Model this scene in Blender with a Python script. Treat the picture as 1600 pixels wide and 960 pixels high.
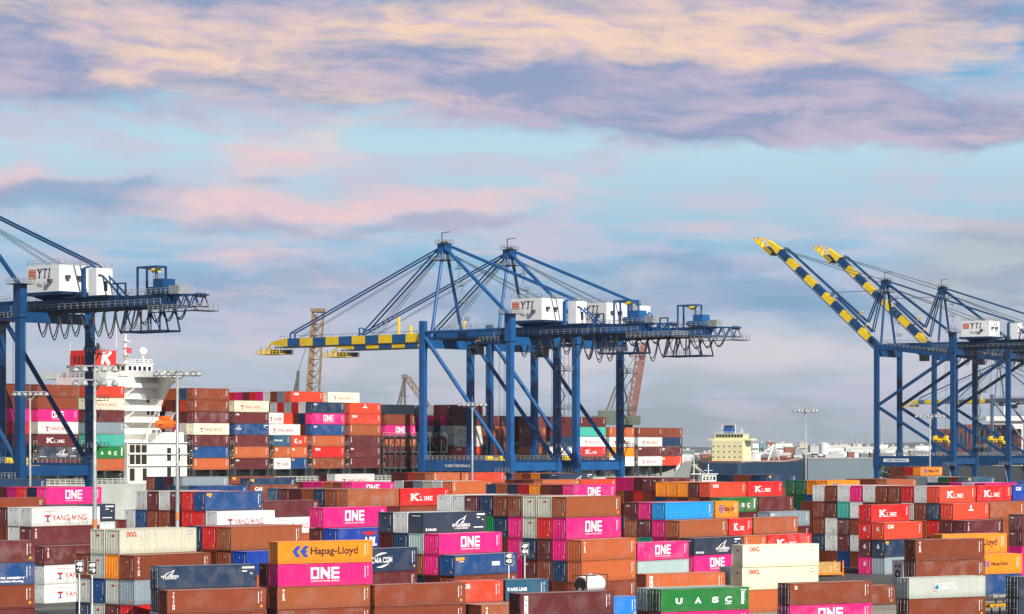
import bpy, bmesh, math, random
from math import sin, cos, radians, pi, sqrt, atan2
from mathutils import Vector, Matrix

# ------------------------------------------------------------------ scene, camera, light
scene = bpy.context.scene
for o in list(bpy.data.objects):
    bpy.data.objects.remove(o)
C = scene.collection
R = random.Random(7)
EYE = 21.2            # camera height over the yard
FOC = 4070.0          # focal length in pixels of the 1600 px wide photograph
HZ = 700.0            # horizon row
HAZE = 0.00003        # density of the harbour air

cam_d = bpy.data.cameras.new('camera')
cam_d.sensor_width = 36.0
cam_d.lens = 36.0 * FOC / 1600.0
cam_d.shift_y = (HZ - 480.0) / 1600.0
cam_d.clip_start = 1.0
cam_d.clip_end = 60000.0
cam = bpy.data.objects.new('camera', cam_d)
cam.location = (0, 0, EYE)
cam.rotation_euler = (radians(90), 0, 0)
C.objects.link(cam)
scene.camera = cam

SUN_EL = radians(37)
SUN_AZ = atan2(0.49, -0.872)     # measured from +Y towards +X
sun_d = bpy.data.lights.new('sun', 'SUN')
sun_d.energy = 4.9
sun_d.angle = radians(0.6)
sun_d.color = (1.0, 0.93, 0.84)
sun = bpy.data.objects.new('sun', sun_d)
sv = Vector((sin(SUN_AZ) * cos(SUN_EL), cos(SUN_AZ) * cos(SUN_EL), sin(SUN_EL)))
sun.rotation_euler = sv.to_track_quat('Z', 'Y').to_euler()
sun.location = sv * 400
C.objects.link(sun)

scene.view_settings.view_transform = 'Standard'
scene.view_settings.look = 'None'
scene.view_settings.exposure = 0.3
scene.view_settings.gamma = 1.0
scene.view_settings.use_curve_mapping = False
scene.cycles.max_bounces = 6
scene.cycles.volume_bounces = 0
scene.cycles.use_denoising = True


def lin(r, g, b):
    f = lambda c: (c / 255.0) / 12.92 if c / 255.0 <= 0.04045 else ((c / 255.0 + 0.055) / 1.055) ** 2.4
    return (f(r), f(g), f(b), 1.0)


# ---- world: Nishita sky with a banded evening-cloud deck laid out by azimuth and elevation
world = bpy.data.worlds.new('World')
scene.world = world
world.use_nodes = True
WN = world.node_tree.nodes
WL = world.node_tree.links
for n in list(WN):
    WN.remove(n)


class X:
    """tiny expression wrapper over shader math nodes"""
    tree = None

    def __init__(s, sock): s.s = sock

    @staticmethod
    def node(op, *a):
        n = X.tree.nodes.new('ShaderNodeMath')
        n.operation = op
        for i, v in enumerate(a):
            if isinstance(v, X): X.tree.links.new(v.s, n.inputs[i])
            else: n.inputs[i].default_value = v
        return X(n.outputs[0])

    def __add__(s, o): return X.node('ADD', s, o)
    __radd__ = __add__
    def __sub__(s, o): return X.node('SUBTRACT', s, o)
    def __rsub__(s, o): return X.node('SUBTRACT', o, s)
    def __mul__(s, o): return X.node('MULTIPLY', s, o)
    __rmul__ = __mul__
    def __truediv__(s, o): return X.node('DIVIDE', s, o)


def smooth(v, a, b):
    n = X.tree.nodes.new('ShaderNodeMapRange')
    n.interpolation_type = 'SMOOTHSTEP'
    X.tree.links.new(v.s, n.inputs['Value'])
    n.inputs['From Min'].default_value = a
    n.inputs['From Max'].default_value = b
    return X(n.outputs[0])


def combine(x, y, z=0.0):
    n = X.tree.nodes.new('ShaderNodeCombineXYZ')
    for i, v in enumerate((x, y, z)):
        if isinstance(v, X): X.tree.links.new(v.s, n.inputs[i])
        else: n.inputs[i].default_value = v
    return n.outputs[0]


def fbm(vec, scale, detail=5.0, rough=0.55, dist=0.0):
    n = X.tree.nodes.new('ShaderNodeTexNoise')
    X.tree.links.new(vec, n.inputs['Vector'])
    n.inputs['Scale'].default_value = scale
    n.inputs['Detail'].default_value = detail
    n.inputs['Roughness'].default_value = rough
    n.inputs['Distortion'].default_value = dist
    return X(n.outputs[0])


def mixc(fac, a, b):
    n = X.tree.nodes.new('ShaderNodeMix')
    n.data_type = 'RGBA'
    if isinstance(fac, X): X.tree.links.new(fac.s, n.inputs[0])
    else: n.inputs[0].default_value = fac
    for i, v in ((6, a), (7, b)):
        if isinstance(v, tuple): n.inputs[i].default_value = v
        else: X.tree.links.new(v, n.inputs[i])
    return n.outputs[2]


X.tree = world.node_tree
tc = WN.new('ShaderNodeTexCoord')
sp = WN.new('ShaderNodeSeparateXYZ')
WL.new(tc.outputs['Generated'], sp.inputs[0])
dx, dy, dz = X(sp.outputs[0]), X(sp.outputs[1]), X(sp.outputs[2])
az = X.node('ARCTAN2', dx, dy)
el = X.node('ARCSINE', X.node('MINIMUM', X.node('MAXIMUM', dz, -1.0), 1.0))
U = az * 10.0            # roughly -2 .. 2 over the view
V = el * 10.0            # 0 at the horizon, 1.72 at the top of the view


def P_(x, y):            # photograph column / row -> sky units
    return (x - 800.0) / 407.0, (700.0 - y) / 407.0


w1 = fbm(combine(U, V * 2.2, 3.0), 1.6, 4.0)
w2 = fbm(combine(U, V * 2.2, 9.0), 1.7, 4.0)
Uw = U + (w1 - 0.5) * 0.7
Vw = V + (w2 - 0.5) * 0.22


def blob(x, y, sx, sy, a=1.0, tilt=0.0):
    u0, v0 = P_(x, y)
    su, sv_ = sx / 407.0, sy / 407.0
    du = Uw - u0
    dv = (Vw - v0) - du * tilt
    du = du / su
    dv = dv / sv_
    return X.node('EXPONENT', (du * du + dv * dv) * -1.0) * a


def blobs(lst):
    r = None
    for b in lst:
        t = blob(*b)
        r = t if r is None else r + t
    return r


ramp = WN.new('ShaderNodeValToRGB')
WL.new((V / 1.75).s, ramp.inputs[0])
cr_ = ramp.color_ramp
stops = [(700, (150, 163, 176)), (640, (166, 177, 190)), (560, (190, 198, 212)), (480, (160, 184, 210)),
         (400, (152, 194, 222)), (320, (178, 208, 226)), (230, (190, 221, 236)), (170, (174, 211, 231)),
         (110, (104, 172, 218)), (0, (120, 172, 214))]
cr_.elements[0].position = 0.0
cr_.elements[0].color = lin(*stops[0][1])
cr_.elements[1].position = 1.0
cr_.elements[1].color = lin(*stops[-1][1])
for y, c in stops[1:-1]:
    e = cr_.elements.new((700 - y) / 407.0 / 1.75)
    e.color = lin(*c)
col = ramp.outputs[0]
f_big = fbm(combine(Uw * 1.0, Vw * 2.6, 1.0), 2.2, 7.0, 0.6)
f_mid = fbm(combine(Uw * 0.9, Vw * 2.8, 5.0), 3.2, 6.0, 0.52)
f_fin = fbm(combine(Uw * 0.9 + V * 1.2, Vw * 3.4, 8.0), 7.0, 5.0, 0.55)
f_str = fbm(combine(U * 0.7 + V * 1.6, V * 5.0, 12.0), 2.2, 7.0, 0.55)
# overall thin lavender cirrus, streaky and uneven
cir = smooth(f_str * 0.7 + f_big * 0.5, 0.52, 0.70)
col = mixc(cir * 0.72, col, mixc(smooth(f_big, .42, .6), lin(190, 206, 226), lin(204, 200, 220)))
# soft dull-blue veils low in the sky
veil = smooth(blobs([(420, 440, 420, 34, .8), (1060, 420, 190, 34, .9), (1180, 470, 280, 30, 1.0), (300, 340, 260, 30, .6),
                     (60, 320, 160, 22, .8), (700, 470, 300, 26, .6), (1450, 520, 200, 40, .4), (180, 310, 120, 20, .8)]) + (f_mid - 0.5) * 1.8, 0.20, 1.1)
col = mixc(veil * 0.70, col, lin(126, 164, 200))
# pale lavender-white haze near the horizon, warm in places
low = smooth(blobs([(1120, 545, 300, 52, 1.2), (250, 540, 300, 40, .5), (660, 590, 300, 40, .4), (1500, 380, 140, 60, .6), (900, 440, 300, 30, .5)]) + (f_big - 0.5) * 1.4, 0.15, 1.1)
col = mixc(low * 0.85, col, lin(216, 213, 221))
# white-grey cloud at the right edge
rc = smooth(blobs([(1570, 390, 130, 60, 1.1), (1480, 460, 150, 46, .8), (1560, 520, 120, 50, .6)]) + (f_mid - 0.5) * 1.3, 0.25, 1.1)
col = mixc(rc * 0.85, col, mixc(smooth(f_mid, .38, .62), lin(160, 174, 192), lin(188, 197, 206)))
# lavender cloud deck over the top of the view
deck = blobs([(150, 50, 330, 100, 1.3), (560, 90, 360, 84, 1.2), (980, 60, 360, 110, 1.2), (1250, 165, 280, 50, 1.2),
              (1430, 30, 260, 70, 1.0), (900, 150, 300, 44, .9), (1500, 210, 180, 36, 1.0), (60, 120, 180, 50, .8), (1100, 215, 250, 30, .6)])
deck = smooth(deck + (f_big - 0.5) * 1.6 + (f_mid - 0.5) * 0.9 + (f_fin - 0.5) * 0.55, 0.20, 1.1)
tone = mixc(smooth(f_mid + (f_str - 0.5) * 0.6, 0.35, 0.68), lin(148, 161, 195), lin(198, 184, 206))
col = mixc(deck * 0.93, col, tone)
# peach and pink lit cloud
lit = blobs([(240, 105, 110, 50, 1.2), (80, 25, 260, 44, .9), (420, 110, 190, 54, .9), (820, 45, 300, 36, 1.0, -.03), (1000, 82, 280, 24, .9, -.03),
             (1380, 75, 280, 50, 1.0), (620, 30, 220, 36, .8), (620, 160, 210, 14, .7), (1150, 20, 300, 40, .8), (455, 240, 120, 40, 1.7, .06),
             (620, 328, 290, 30, 1.6, .03), (330, 325, 110, 30, 1.3), (40, 290, 100, 30, 1.4), (330, 395, 170, 20, .9), (440, 455, 170, 22, .8),
             (1250, 365, 220, 22, .8), (800, 107, 80, 16, .7), (1500, 350, 140, 22, .6), (1540, 200, 110, 24, .6), (760, 385, 200, 18, .6), (880, 290, 120, 14, .6),
             (1180, 560, 260, 50, .35)])
lit = smooth(lit * 0.85 + (f_mid - 0.5) * 1.2 + (f_str - 0.5) * 1.3 + (f_fin - 0.5) * 0.9, 0.15, 1.60)
upper = smooth(V, 1.0, 1.4)
warm = mixc(smooth(f_fin + upper * 0.12 + (f_str - 0.5) * 0.4, 0.42, 0.68) * (upper * 0.7 + 0.3), lin(236, 204, 214), lin(252, 218, 192))
col = mixc(lit * 0.92, col, warm)
# shaded lavender bellies under the pink bands
bel = smooth(blobs([(640, 358, 250, 16, 1.0), (330, 352, 90, 16, .8), (60, 318, 110, 18, .9), (440, 285, 90, 16, .6), (1250, 388, 180, 14, .6)]) + (f_mid - 0.5) * 1.2, 0.3, 1.1)
col = mixc(bel * 0.6, col, lin(160, 168, 200))
hb = smooth(V * -1.0, -0.20, 0.0)
col = mixc(hb * 0.6, col, lin(156, 166, 178))

sky = WN.new('ShaderNodeTexSky')
sky.sky_type = 'NISHITA'
sky.sun_disc = False
sky.sun_elevation = SUN_EL
sky.sun_rotation = SUN_AZ
sky.air_density = 1.0
sky.dust_density = 1.5
bg_sky = WN.new('ShaderNodeBackground')
bg_sky.inputs[1].default_value = 0.05
WL.new(sky.outputs[0], bg_sky.inputs[0])
bg_cl = WN.new('ShaderNodeBackground')
bg_cl.inputs[1].default_value = 0.80
WL.new(col, bg_cl.inputs[0])
mx = WN.new('ShaderNodeMixShader')
WL.new(smooth(el, 0.20, 0.42).s, mx.inputs[0])
WL.new(bg_cl.outputs[0], mx.inputs[1])
WL.new(bg_sky.outputs[0], mx.inputs[2])
wo = WN.new('ShaderNodeOutputWorld')
WL.new(mx.outputs[0], wo.inputs[0])

# ------------------------------------------------------------------ materials
MATS = {}


def mat(name, rgba, rough=0.55, metal=0.0, noise=0.0, nscale=1.0, bump=0.0):
    if name in MATS: return MATS[name]
    m = bpy.data.materials.new(name)
    m.use_nodes = True
    X.tree = m.node_tree
    b = m.node_tree.nodes['Principled BSDF']
    b.inputs['Roughness'].default_value = rough
    b.inputs['Metallic'].default_value = metal
    b.inputs['Base Color'].default_value = rgba
    if noise:
        t = m.node_tree.nodes.new('ShaderNodeTexCoord')
        f = fbm(t.outputs['Object'], nscale, 6.0, 0.6)
        k = smooth(f, 0.3, 0.7)
        c = mixc(k, tuple(v * (1 - noise) for v in rgba[:3]) + (1,), tuple(min(1, v * (1 + noise)) for v in rgba[:3]) + (1,))
        m.node_tree.links.new(c, b.inputs['Base Color'])
        if bump:
            bn = m.node_tree.nodes.new('ShaderNodeBump')
            bn.inputs['Strength'].default_value = bump
            m.node_tree.links.new(f.s, bn.inputs['Height'])
            m.node_tree.links.new(bn.outputs[0], b.inputs['Normal'])
    MATS[name] = m
    return m


def paint_material(name, source, roof=False):
    """weathered steel paint; colour comes from the object (or a per-face attribute)"""
    m = bpy.data.materials.new(name)
    m.use_nodes = True
    T = m.node_tree
    X.tree = T
    b = T.nodes['Principled BSDF']
    oi = T.nodes.new('ShaderNodeObjectInfo')
    rnd = X(oi.outputs['Random'])
    if source == 'object':
        base = oi.outputs['Color']
        t = T.nodes.new('ShaderNodeTexCoord')
        vec0 = t.outputs['Object']
    else:
        at = T.nodes.new('ShaderNodeAttribute')
        at.attribute_name = 'paint'
        base = at.outputs['Color']
        g = T.nodes.new('ShaderNodeNewGeometry')
        vec0 = g.outputs['Position']
    s = T.nodes.new('ShaderNodeSeparateXYZ')
    T.links.new(vec0, s.inputs[0])
    x, y, z = X(s.outputs[0]), X(s.outputs[1]), X(s.outputs[2])
    off = rnd * 57.0
    patch = fbm(combine(x, y, z + off), 0.45, 5.0, 0.6)
    streak = fbm(combine(x * 3.0 + off, y * 3.0, z * 0.25), 1.2, 5.0, 0.65)
    fine = fbm(combine(x, y, z + off), 4.5, 4.0, 0.7)
    # fading: some panels bleached a little, edges duller
    pale = T.nodes.new('ShaderNodeMix')
    pale.data_type = 'RGBA'
    pale.blend_type = 'MIX'
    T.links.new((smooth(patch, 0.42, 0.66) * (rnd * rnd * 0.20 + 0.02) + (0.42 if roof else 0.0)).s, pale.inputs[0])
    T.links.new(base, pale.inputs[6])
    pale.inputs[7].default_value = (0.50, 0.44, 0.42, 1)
    c = mixc(smooth(streak, 0.50, 0.76) * (rnd * 0.40 + 0.14), pale.outputs[2], (0.10, 0.055, 0.035, 1))
    rust = smooth(fine + patch * 0.45 + rnd * 0.06, 0.885, 0.97)
    c = mixc(rust * 0.75, c, (0.11, 0.040, 0.018, 1))
    # grime gathering towards the bottom rail, broken up by the streaks
    grime = smooth(z * -1.0 + streak * 1.6, -0.05, 0.75) * 0.28 if source == 'object' else X.node('ADD', 0.0, 0.0)
    c = mixc(grime, c, (0.07, 0.055, 0.045, 1))
    b.inputs['Specular IOR Level'].default_value = 0.35
    T.links.new(c, b.inputs['Base Color'])
    T.links.new((0.52 + rust * 0.3 + (patch - 0.5) * 0.3).s, b.inputs['Roughness'])
    MATS[name] = m
    return m


M_PAINT = paint_material('container_paint', 'object')
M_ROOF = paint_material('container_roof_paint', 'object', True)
M_STACKP = paint_material('stacked_paint', 'attr')
M_WHITE = mat('white_lettering', (0.82, 0.82, 0.80, 1), 0.5, 0, .06, 3)
M_RED = mat('red_lettering', (0.50, 0.02, 0.03, 1), 0.5)
M_BLUE = mat('blue_lettering', (0.02, 0.07, 0.35, 1), 0.5)
M_BLACK = mat('black_lettering', (0.012, 0.012, 0.02, 1), 0.5)
M_YEL = mat('yellow_placard', (0.85, 0.40, 0.02, 1), 0.5)
M_STEEL = mat('galvanised_rod', (0.52, 0.53, 0.52, 1), 0.45, .4)
M_DARK = mat('dark_gap', (0.015, 0.015, 0.017, 1), 0.8)
M_DGREY = mat('dark_steel', (0.06, 0.065, 0.065, 1), 0.6, 0, .2, 2)
M_GALV = mat('galvanised_steel', (0.36, 0.38, 0.38, 1), 0.5, .3, .15, 1.5)
M_CRANE = mat('crane_blue_paint', (0.008, 0.088, 0.265, 1), 0.42, 0, .18, .25)
M_CRANE2 = mat('crane_navy_paint', (0.004, 0.050, 0.155, 1), 0.42, 0, .18, .25)
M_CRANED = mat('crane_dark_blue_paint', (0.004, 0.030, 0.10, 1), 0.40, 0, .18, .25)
M_CYEL = mat('crane_yellow_paint', (0.88, 0.60, 0.008, 1), 0.45, 0, .10, .4)
M_CWHITE = mat('machinery_white_paint', (0.80, 0.81, 0.80, 1), 0.45, 0, .04, .5)
M_SHIPW = mat('ship_white_paint', (0.80, 0.80, 0.76, 1), 0.45, 0, .06, .3)
M_FUNNEL = mat('funnel_red_paint', (0.66, 0.03, 0.02, 1), 0.45, 0, .08, .3)
M_LBOAT = mat('lifeboat_orange', (0.85, 0.14, 0.01, 1), 0.4)
M_GLASS = mat('dark_window_glass', (0.012, 0.016, 0.02, 1), 0.08)
M_RAIL = mat('pale_railing', (0.62, 0.62, 0.55, 1), 0.5)


# ------------------------------------------------------------------ mesh helpers
class MB:
    def __init__(s):
        s.v, s.f, s.m, s.mats = [], [], [], []

    def mi(s, m):
        if m not in s.mats: s.mats.append(m)
        return s.mats.index(m)

    def poly(s, pts, m=None):
        n = len(s.v)
        s.v += [tuple(p) for p in pts]
        s.f.append(tuple(range(n, n + len(pts))))
        s.m.append(s.mi(m))

    def mesh(s, vs, fs, m=None):
        n = len(s.v)
        s.v += [tuple(p) for p in vs]
        k = s.mi(m)
        for f in fs:
            s.f.append(tuple(i + n for i in f))
            s.m.append(k)

    def box(s, x0, x1, y0, y1, z0, z1, m=None):
        s.mesh([(x0, y0, z0), (x1, y0, z0), (x1, y1, z0), (x0, y1, z0), (x0, y0, z1), (x1, y0, z1), (x1, y1, z1), (x0, y1, z1)],
               [(0, 3, 2, 1), (4, 5, 6, 7), (0, 1, 5, 4), (1, 2, 6, 5), (2, 3, 7, 6), (3, 0, 4, 7)], m)

    def tube(s, p, q, r, n=8, r2=None, m=None, caps=True, flat=None):
        """round (or rectangular, flat=(w,h)) bar from p to q"""
        p, q = Vector(p), Vector(q)
        d = (q - p)
        if d.length < 1e-6: return
        d.normalize()
        up = Vector((0, 0, 1)) if abs(d.z) < 0.95 else Vector((1, 0, 0))
        a = d.cross(up).normalized()
        b = a.cross(d).normalized()
        r2 = r if r2 is None else r2
        vs = []
        if flat:
            for c in (p, q):
                for i, j in ((-1, -1), (1, -1), (1, 1), (-1, 1)):
                    vs.append(c + a * (i * flat[0] / 2) + b * (j * flat[1] / 2))
            n = 4
        else:
            for c, rr in ((p, r), (q, r2)):
                for k in range(n):
                    t = 2 * pi * k / n
                    vs.append(c + a * (cos(t) * rr) + b * (sin(t) * rr))
        fs = [(k, (k + 1) % n, n + (k + 1) % n, n + k) for k in range(n)]
        if caps: fs += [tuple(range(n - 1, -1, -1)), tuple(range(n, 2 * n))]
        s.mesh(vs, fs, m)

    def bar(s, p, q, w, h=None, m=None):
        s.tube(p, q, 0, flat=(w, h or w), m=m)

    def path(s, pts, r, n=6, m=None):
        for a, b in zip(pts[:-1], pts[1:]):
            s.tube(a, b, r, n, m=m, caps=False)

    def lathe(s, prof, n=12, c=(0, 0, 0), m=None):
        """profile [(radius, z)] about the z axis through c"""
        vs, fs = [], []
        for r, z in prof:
            for k in range(n):
                t = 2 * pi * k / n
                vs.append((c[0] + r * cos(t), c[1] + r * sin(t), c[2] + z))
        for i in range(len(prof) - 1):
            for k in range(n):
                fs.append((i * n + k, i * n + (k + 1) % n, (i + 1) * n + (k + 1) % n, (i + 1) * n + k))
        fs.append(tuple(range(n - 1, -1, -1)))
        fs.append(tuple((len(prof) - 1) * n + k for k in range(n)))
        s.mesh(vs, fs, m)

    def rail(s, pts, h=1.1, step=2.0, r=0.05, m=None, mids=1):
        """handrail along a polyline"""
        for a, b in zip(pts[:-1], pts[1:]):
            a, b = Vector(a), Vector(b)
            n = max(1, int((b - a).length / step))
            for k in range(n + 1):
                p = a.lerp(b, k / n)
                s.bar(p, p + Vector((0, 0, h)), r * 2, m=m)
            for j in range(mids + 1):
                z = Vector((0, 0, h * (1 - j / (mids + 1))))
                s.bar(a + z, b + z, r * 2, m=m)

    def build(s, name, parent=None, loc=(0, 0, 0), rz=0.0, default=None, smooth_=False):
        me = bpy.data.meshes.new(name)
        me.from_pydata(s.v, [], s.f)
        for m in s.mats:
            me.materials.append(m or default)
        me.polygons.foreach_set('material_index', s.m)
        if smooth_:
            me.polygons.foreach_set('use_smooth', [True] * len(me.polygons))
        me.update()
        return link(name, me, parent, loc, rz)


def each(name, parent, boxes, m):
    """one small mesh object per box"""
    for b in boxes:
        q = MB()
        q.box(*b, m)
        q.build(name, parent)


def link(name, me, parent=None, loc=(0, 0, 0), rz=0.0):
    o = bpy.data.objects.new(name, me)
    o.location = loc
    o.rotation_euler = (0, 0, rz)
    if parent is not None: o.parent = parent
    C.objects.link(o)
    return o


def tag(o, label, cat, group=None):
    o['label'] = label
    o['category'] = cat
    if group: o['group'] = group
    return o


def thing(name, label, cat, loc=(0, 0, 0), rz=0.0, group=None):
    return tag(link(name, None, None, loc, rz), label, cat, group)


def struct(o):
    o['kind'] = 'structure'
    return o


def copy_tree(o, parent=None):
    c = o.copy()
    C.objects.link(c)
    if parent is not None: c.parent = parent
    for ch in list(o.children):
        if ch.name in C.objects: copy_tree(ch, c)
    return c


def gp(x, y, z):
    """the point of height z seen at photograph column x, row y"""
    d = FOC * (EYE - z) / (y - HZ)
    return Vector(((x - 800.0) / FOC * d, d, z))


def at(x, d, z=0.0):
    return Vector(((x - 800.0) / FOC * d, d, z))


# ---- lettering: flat outlines (x along, y up)
def glyphs(body, h, bold=0.0, shear=0.0, stretch=1.0):
    if 'M' in body:                      # the built-in outline of M fills badly: draw that letter with strokes
        vs, fs, x = [], [], 0.0
        for part in body.replace('M', '|M|').split('|'):
            if not part: continue
            x += h * .42 if part.startswith(' ') else 0
            tail = h * .42 if part.endswith(' ') else 0
            part = part.strip()
            if part:
                v, f, w = stroke_letters('M', h, w=.95, t=.14 + bold * 2, serif=False) if part == 'M' else glyphs(part, h, bold, 0, 1)
                n = len(vs)
                vs += [(a + x, b) for a, b in v]
                fs += [tuple(i + n for i in q) for q in f]
                x += w + h * .16
            x += tail
        return [((a + shear * b) * stretch, b) for a, b in vs], fs, (x - h * .16) * stretch
    cu = bpy.data.curves.new('lettering', 'FONT')
    cu.body = body
    cu.offset = bold
    cu.shear = shear
    ob = bpy.data.objects.new('lettering', cu)
    me = bpy.data.meshes.new_from_object(ob)
    vs = [(v.co.x, v.co.y) for v in me.vertices]
    fs = [tuple(p.vertices) for p in me.polygons]
    bpy.data.objects.remove(ob)
    bpy.data.meshes.remove(me)
    bpy.data.curves.remove(cu)
    k = h / 0.70
    x0 = min(v[0] for v in vs)
    vs = [((v[0] - x0) * k * stretch, v[1] * k) for v in vs]
    return vs, fs, max(v[0] for v in vs)


def stroke_letters(body, h, w=0.85, t=0.20, gap=0.22, serif=True, shear=0.0):
    """slab-serif capitals built from strokes"""
    S = {'K': ([(.12, 0, .12, 1), (.14, .42, .88, 1), (.32, .55, .9, 0)], [(.12, 0), (.12, 1), (.86, 1), (.88, 0)]),
         'L': ([(.15, 0, .15, 1), (.15, .07, .9, .07)], [(.15, 1), (.15, 0)]),
         'I': ([(.5, 0, .5, 1)], [(.5, 0), (.5, 1)]),
         'N': ([(.12, 0, .12, 1), (.12, 1, .88, 0), (.88, 0, .88, 1)], [(.12, 0), (.1, 1), (.88, 1)]),
         'E': ([(.15, 0, .15, 1), (.15, .07, .9, .07), (.15, .93, .9, .93), (.15, .5, .7, .5)], [(.15, 0), (.15, 1)]),
         'Y': ([(.5, 0, .5, .5), (.5, .5, .08, 1), (.5, .5, .92, 1)], [(.5, 0), (.1, 1), (.9, 1)]),
         'T': ([(.5, 0, .5, 1), (.05, .93, .95, .93)], [(.5, 0)]),
         'M': ([(.1, 0, .1, 1), (.1, 1, .5, .1), (.5, .1, .9, 1), (.9, 0, .9, 1)], [(.1, 0), (.9, 0), (.08, 1), (.92, 1)]),
         'O': ([], [])}
    vs, fs = [], []
    x = 0.0

    def quad(p, q, tt):
        dx_, dy_ = q[0] - p[0], q[1] - p[1]
        l = sqrt(dx_ * dx_ + dy_ * dy_) or 1
        nx, ny = -dy_ / l * tt / 2, dx_ / l * tt / 2
        n = len(vs)
        vs.extend([(p[0] + nx, p[1] + ny), (p[0] - nx, p[1] - ny), (q[0] - nx, q[1] - ny), (q[0] + nx, q[1] + ny)])
        fs.append((n, n + 1, n + 2, n + 3))
    for ch in body:
        if ch == ' ':
            x += h * w * 0.5
            continue
        ww = h * w * (0.45 if ch == 'I' else 1.0)
        if ch == 'O':
            n = len(vs)
            for k in range(20):
                a = 2 * pi * k / 20
                vs.append((x + ww / 2 + cos(a) * ww / 2, h / 2 + sin(a) * h / 2))
                vs.append((x + ww / 2 + cos(a) * (ww / 2 - t * h), h / 2 + sin(a) * (h / 2 - t * h * .6)))
            for k in range(20):
                j = (k + 1) % 20
                fs.append((n + 2 * k, n + 2 * k + 1, n + 2 * j + 1, n + 2 * j))
        else:
            st, se = S[ch]
            for a in st:
                thin = abs(a[1] - a[3]) < 1e-6
                quad((x + a[0] * ww, a[1] * h), (x + a[2] * ww, a[3] * h), t * h * (.7 if thin else 1))
            if serif:
                for sx_, sy_ in se:
                    yy = h * (.055 if sy_ == 0 else .945)
                    quad((x + sx_ * ww - h * .21, yy), (x + sx_ * ww + h * .21, yy), h * .11)
        x += ww + h * gap
    vs = [(a + shear * b, b) for a, b in vs]
    return vs, fs, x - h * gap


def label_mesh(mb, vs, fs, o, ax, ay, m):
    """lay flat outlines on a plane: origin o, axes ax (text direction) and ay (up)"""
    o, ax, ay = Vector(o), Vector(ax), Vector(ay)
    n = ax.cross(ay)
    mb.mesh([o + ax * a + ay * b + n * (.003 * ((i // 4) % 6)) for i, (a, b) in enumerate(vs)], fs, m)
# ------------------------------------------------------------------ ground, quay, water, far shore
def ground_material():
    m = mat('yard_asphalt', (.06, .06, .06, 1), .85)
    T = m.node_tree
    X.tree = T
    b = T.nodes['Principled BSDF']
    g = T.nodes.new('ShaderNodeNewGeometry')
    f1 = fbm(g.outputs['Position'], .035, 6, .6)
    f2 = fbm(g.outputs['Position'], .5, 5, .65)
    c = mixc(smooth(f1, .35, .65), (.040, .042, .045, 1), (.085, .085, .082, 1))
    c = mixc(smooth(f2, .55, .8) * .6, c, (.15, .14, .125, 1))
    T.links.new(c, b.inputs['Base Color'])
    return m


QU_ = Vector((cos(radians(50)), sin(radians(50))))
QN_ = Vector((-sin(radians(50)), cos(radians(50))))
q0 = Vector((-.5, 679.0)) + QN_ * 35.0
a_ = q0 + QU_ * -1500
b_ = q0 + QU_ * 236
c_ = Vector((79.0, 886.0))
d_ = Vector((132.0, 964.0)) + Vector((.559, .829)) * 520
poly_ = [a_, b_, c_, d_, Vector((4000, d_.y + 100)), Vector((4000, -400)), Vector((-4000, -400)), Vector((-4000, a_.y - 300))]
mb = MB()
mg, mq = ground_material(), mat('quay_concrete', (.22, .21, .19, 1), .85, 0, .2, .3)
mb.mesh([(p.x, p.y, 0) for p in poly_], [tuple(range(len(poly_)))[::-1]], mg)
n = len(poly_)
mb.mesh([(p.x, p.y, 0) for p in poly_] + [(p.x, p.y, -9) for p in poly_], [(i, (i + 1) % n, n + (i + 1) % n, n + i) for i in range(n)], mq)
struct(mb.build('ground'))
mb = MB()
mb.mesh([(p.x, p.y, .004) for p in (q0 + QU_ * -600, q0 + QU_ * 235, q0 + QU_ * 235 - QN_ * 6, q0 + QU_ * -600 - QN_ * 6)], [(3, 2, 1, 0)], mq)
struct(mb.build('quay_apron'))
# dusty concrete lanes with worn paint between the front blocks
ua, wa = Vector((cos(radians(30.5)), sin(radians(30.5)))), Vector((-sin(radians(30.5)), cos(radians(30.5))))
mb = MB()
mcon = mat('dusty_concrete_lane', (.24, .225, .19, 1), .9, 0, .22, .12)
for x, y in ((1150, 962), (1360, 946)):
    p = gp(x, y, 0).to_2d()
    q = [p + ua * -60 + wa * -9, p + ua * 90 + wa * -9, p + ua * 90 + wa * -1, p + ua * -60 + wa * -1]
    mb.mesh([(v.x, v.y, .004) for v in q], [(0, 1, 2, 3)], mcon)
struct(mb.build('concrete_lane'))
mb = MB()
for x, y in ((1150, 962), (1360, 946)):
    p = gp(x, y, 0).to_2d()
    for o_ in (-7.5, -5.0, -2.6):
        q = [p + ua * -60 + wa * o_, p + ua * 90 + wa * o_, p + ua * 90 + wa * (o_ + .22), p + ua * -60 + wa * (o_ + .22)]
        mb.mesh([(v.x, v.y, .008) for v in q], [(0, 1, 2, 3)], mat('worn_lane_paint', (.45, .43, .36, 1), .8, 0, .3, 1.5))
p = gp(90, 950, 0).to_2d()
for o_ in (-3.0, -1.2, .6):
    q = [p + ua * -20 + wa * o_, p + ua * 40 + wa * o_, p + ua * 40 + wa * (o_ + .3), p + ua * -20 + wa * (o_ + .3)]
    mb.mesh([(v.x, v.y, .008) for v in q], [(0, 1, 2, 3)], mat('worn_lane_paint', (.45, .43, .36, 1), .8))
struct(mb.build('lane_markings'))

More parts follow.
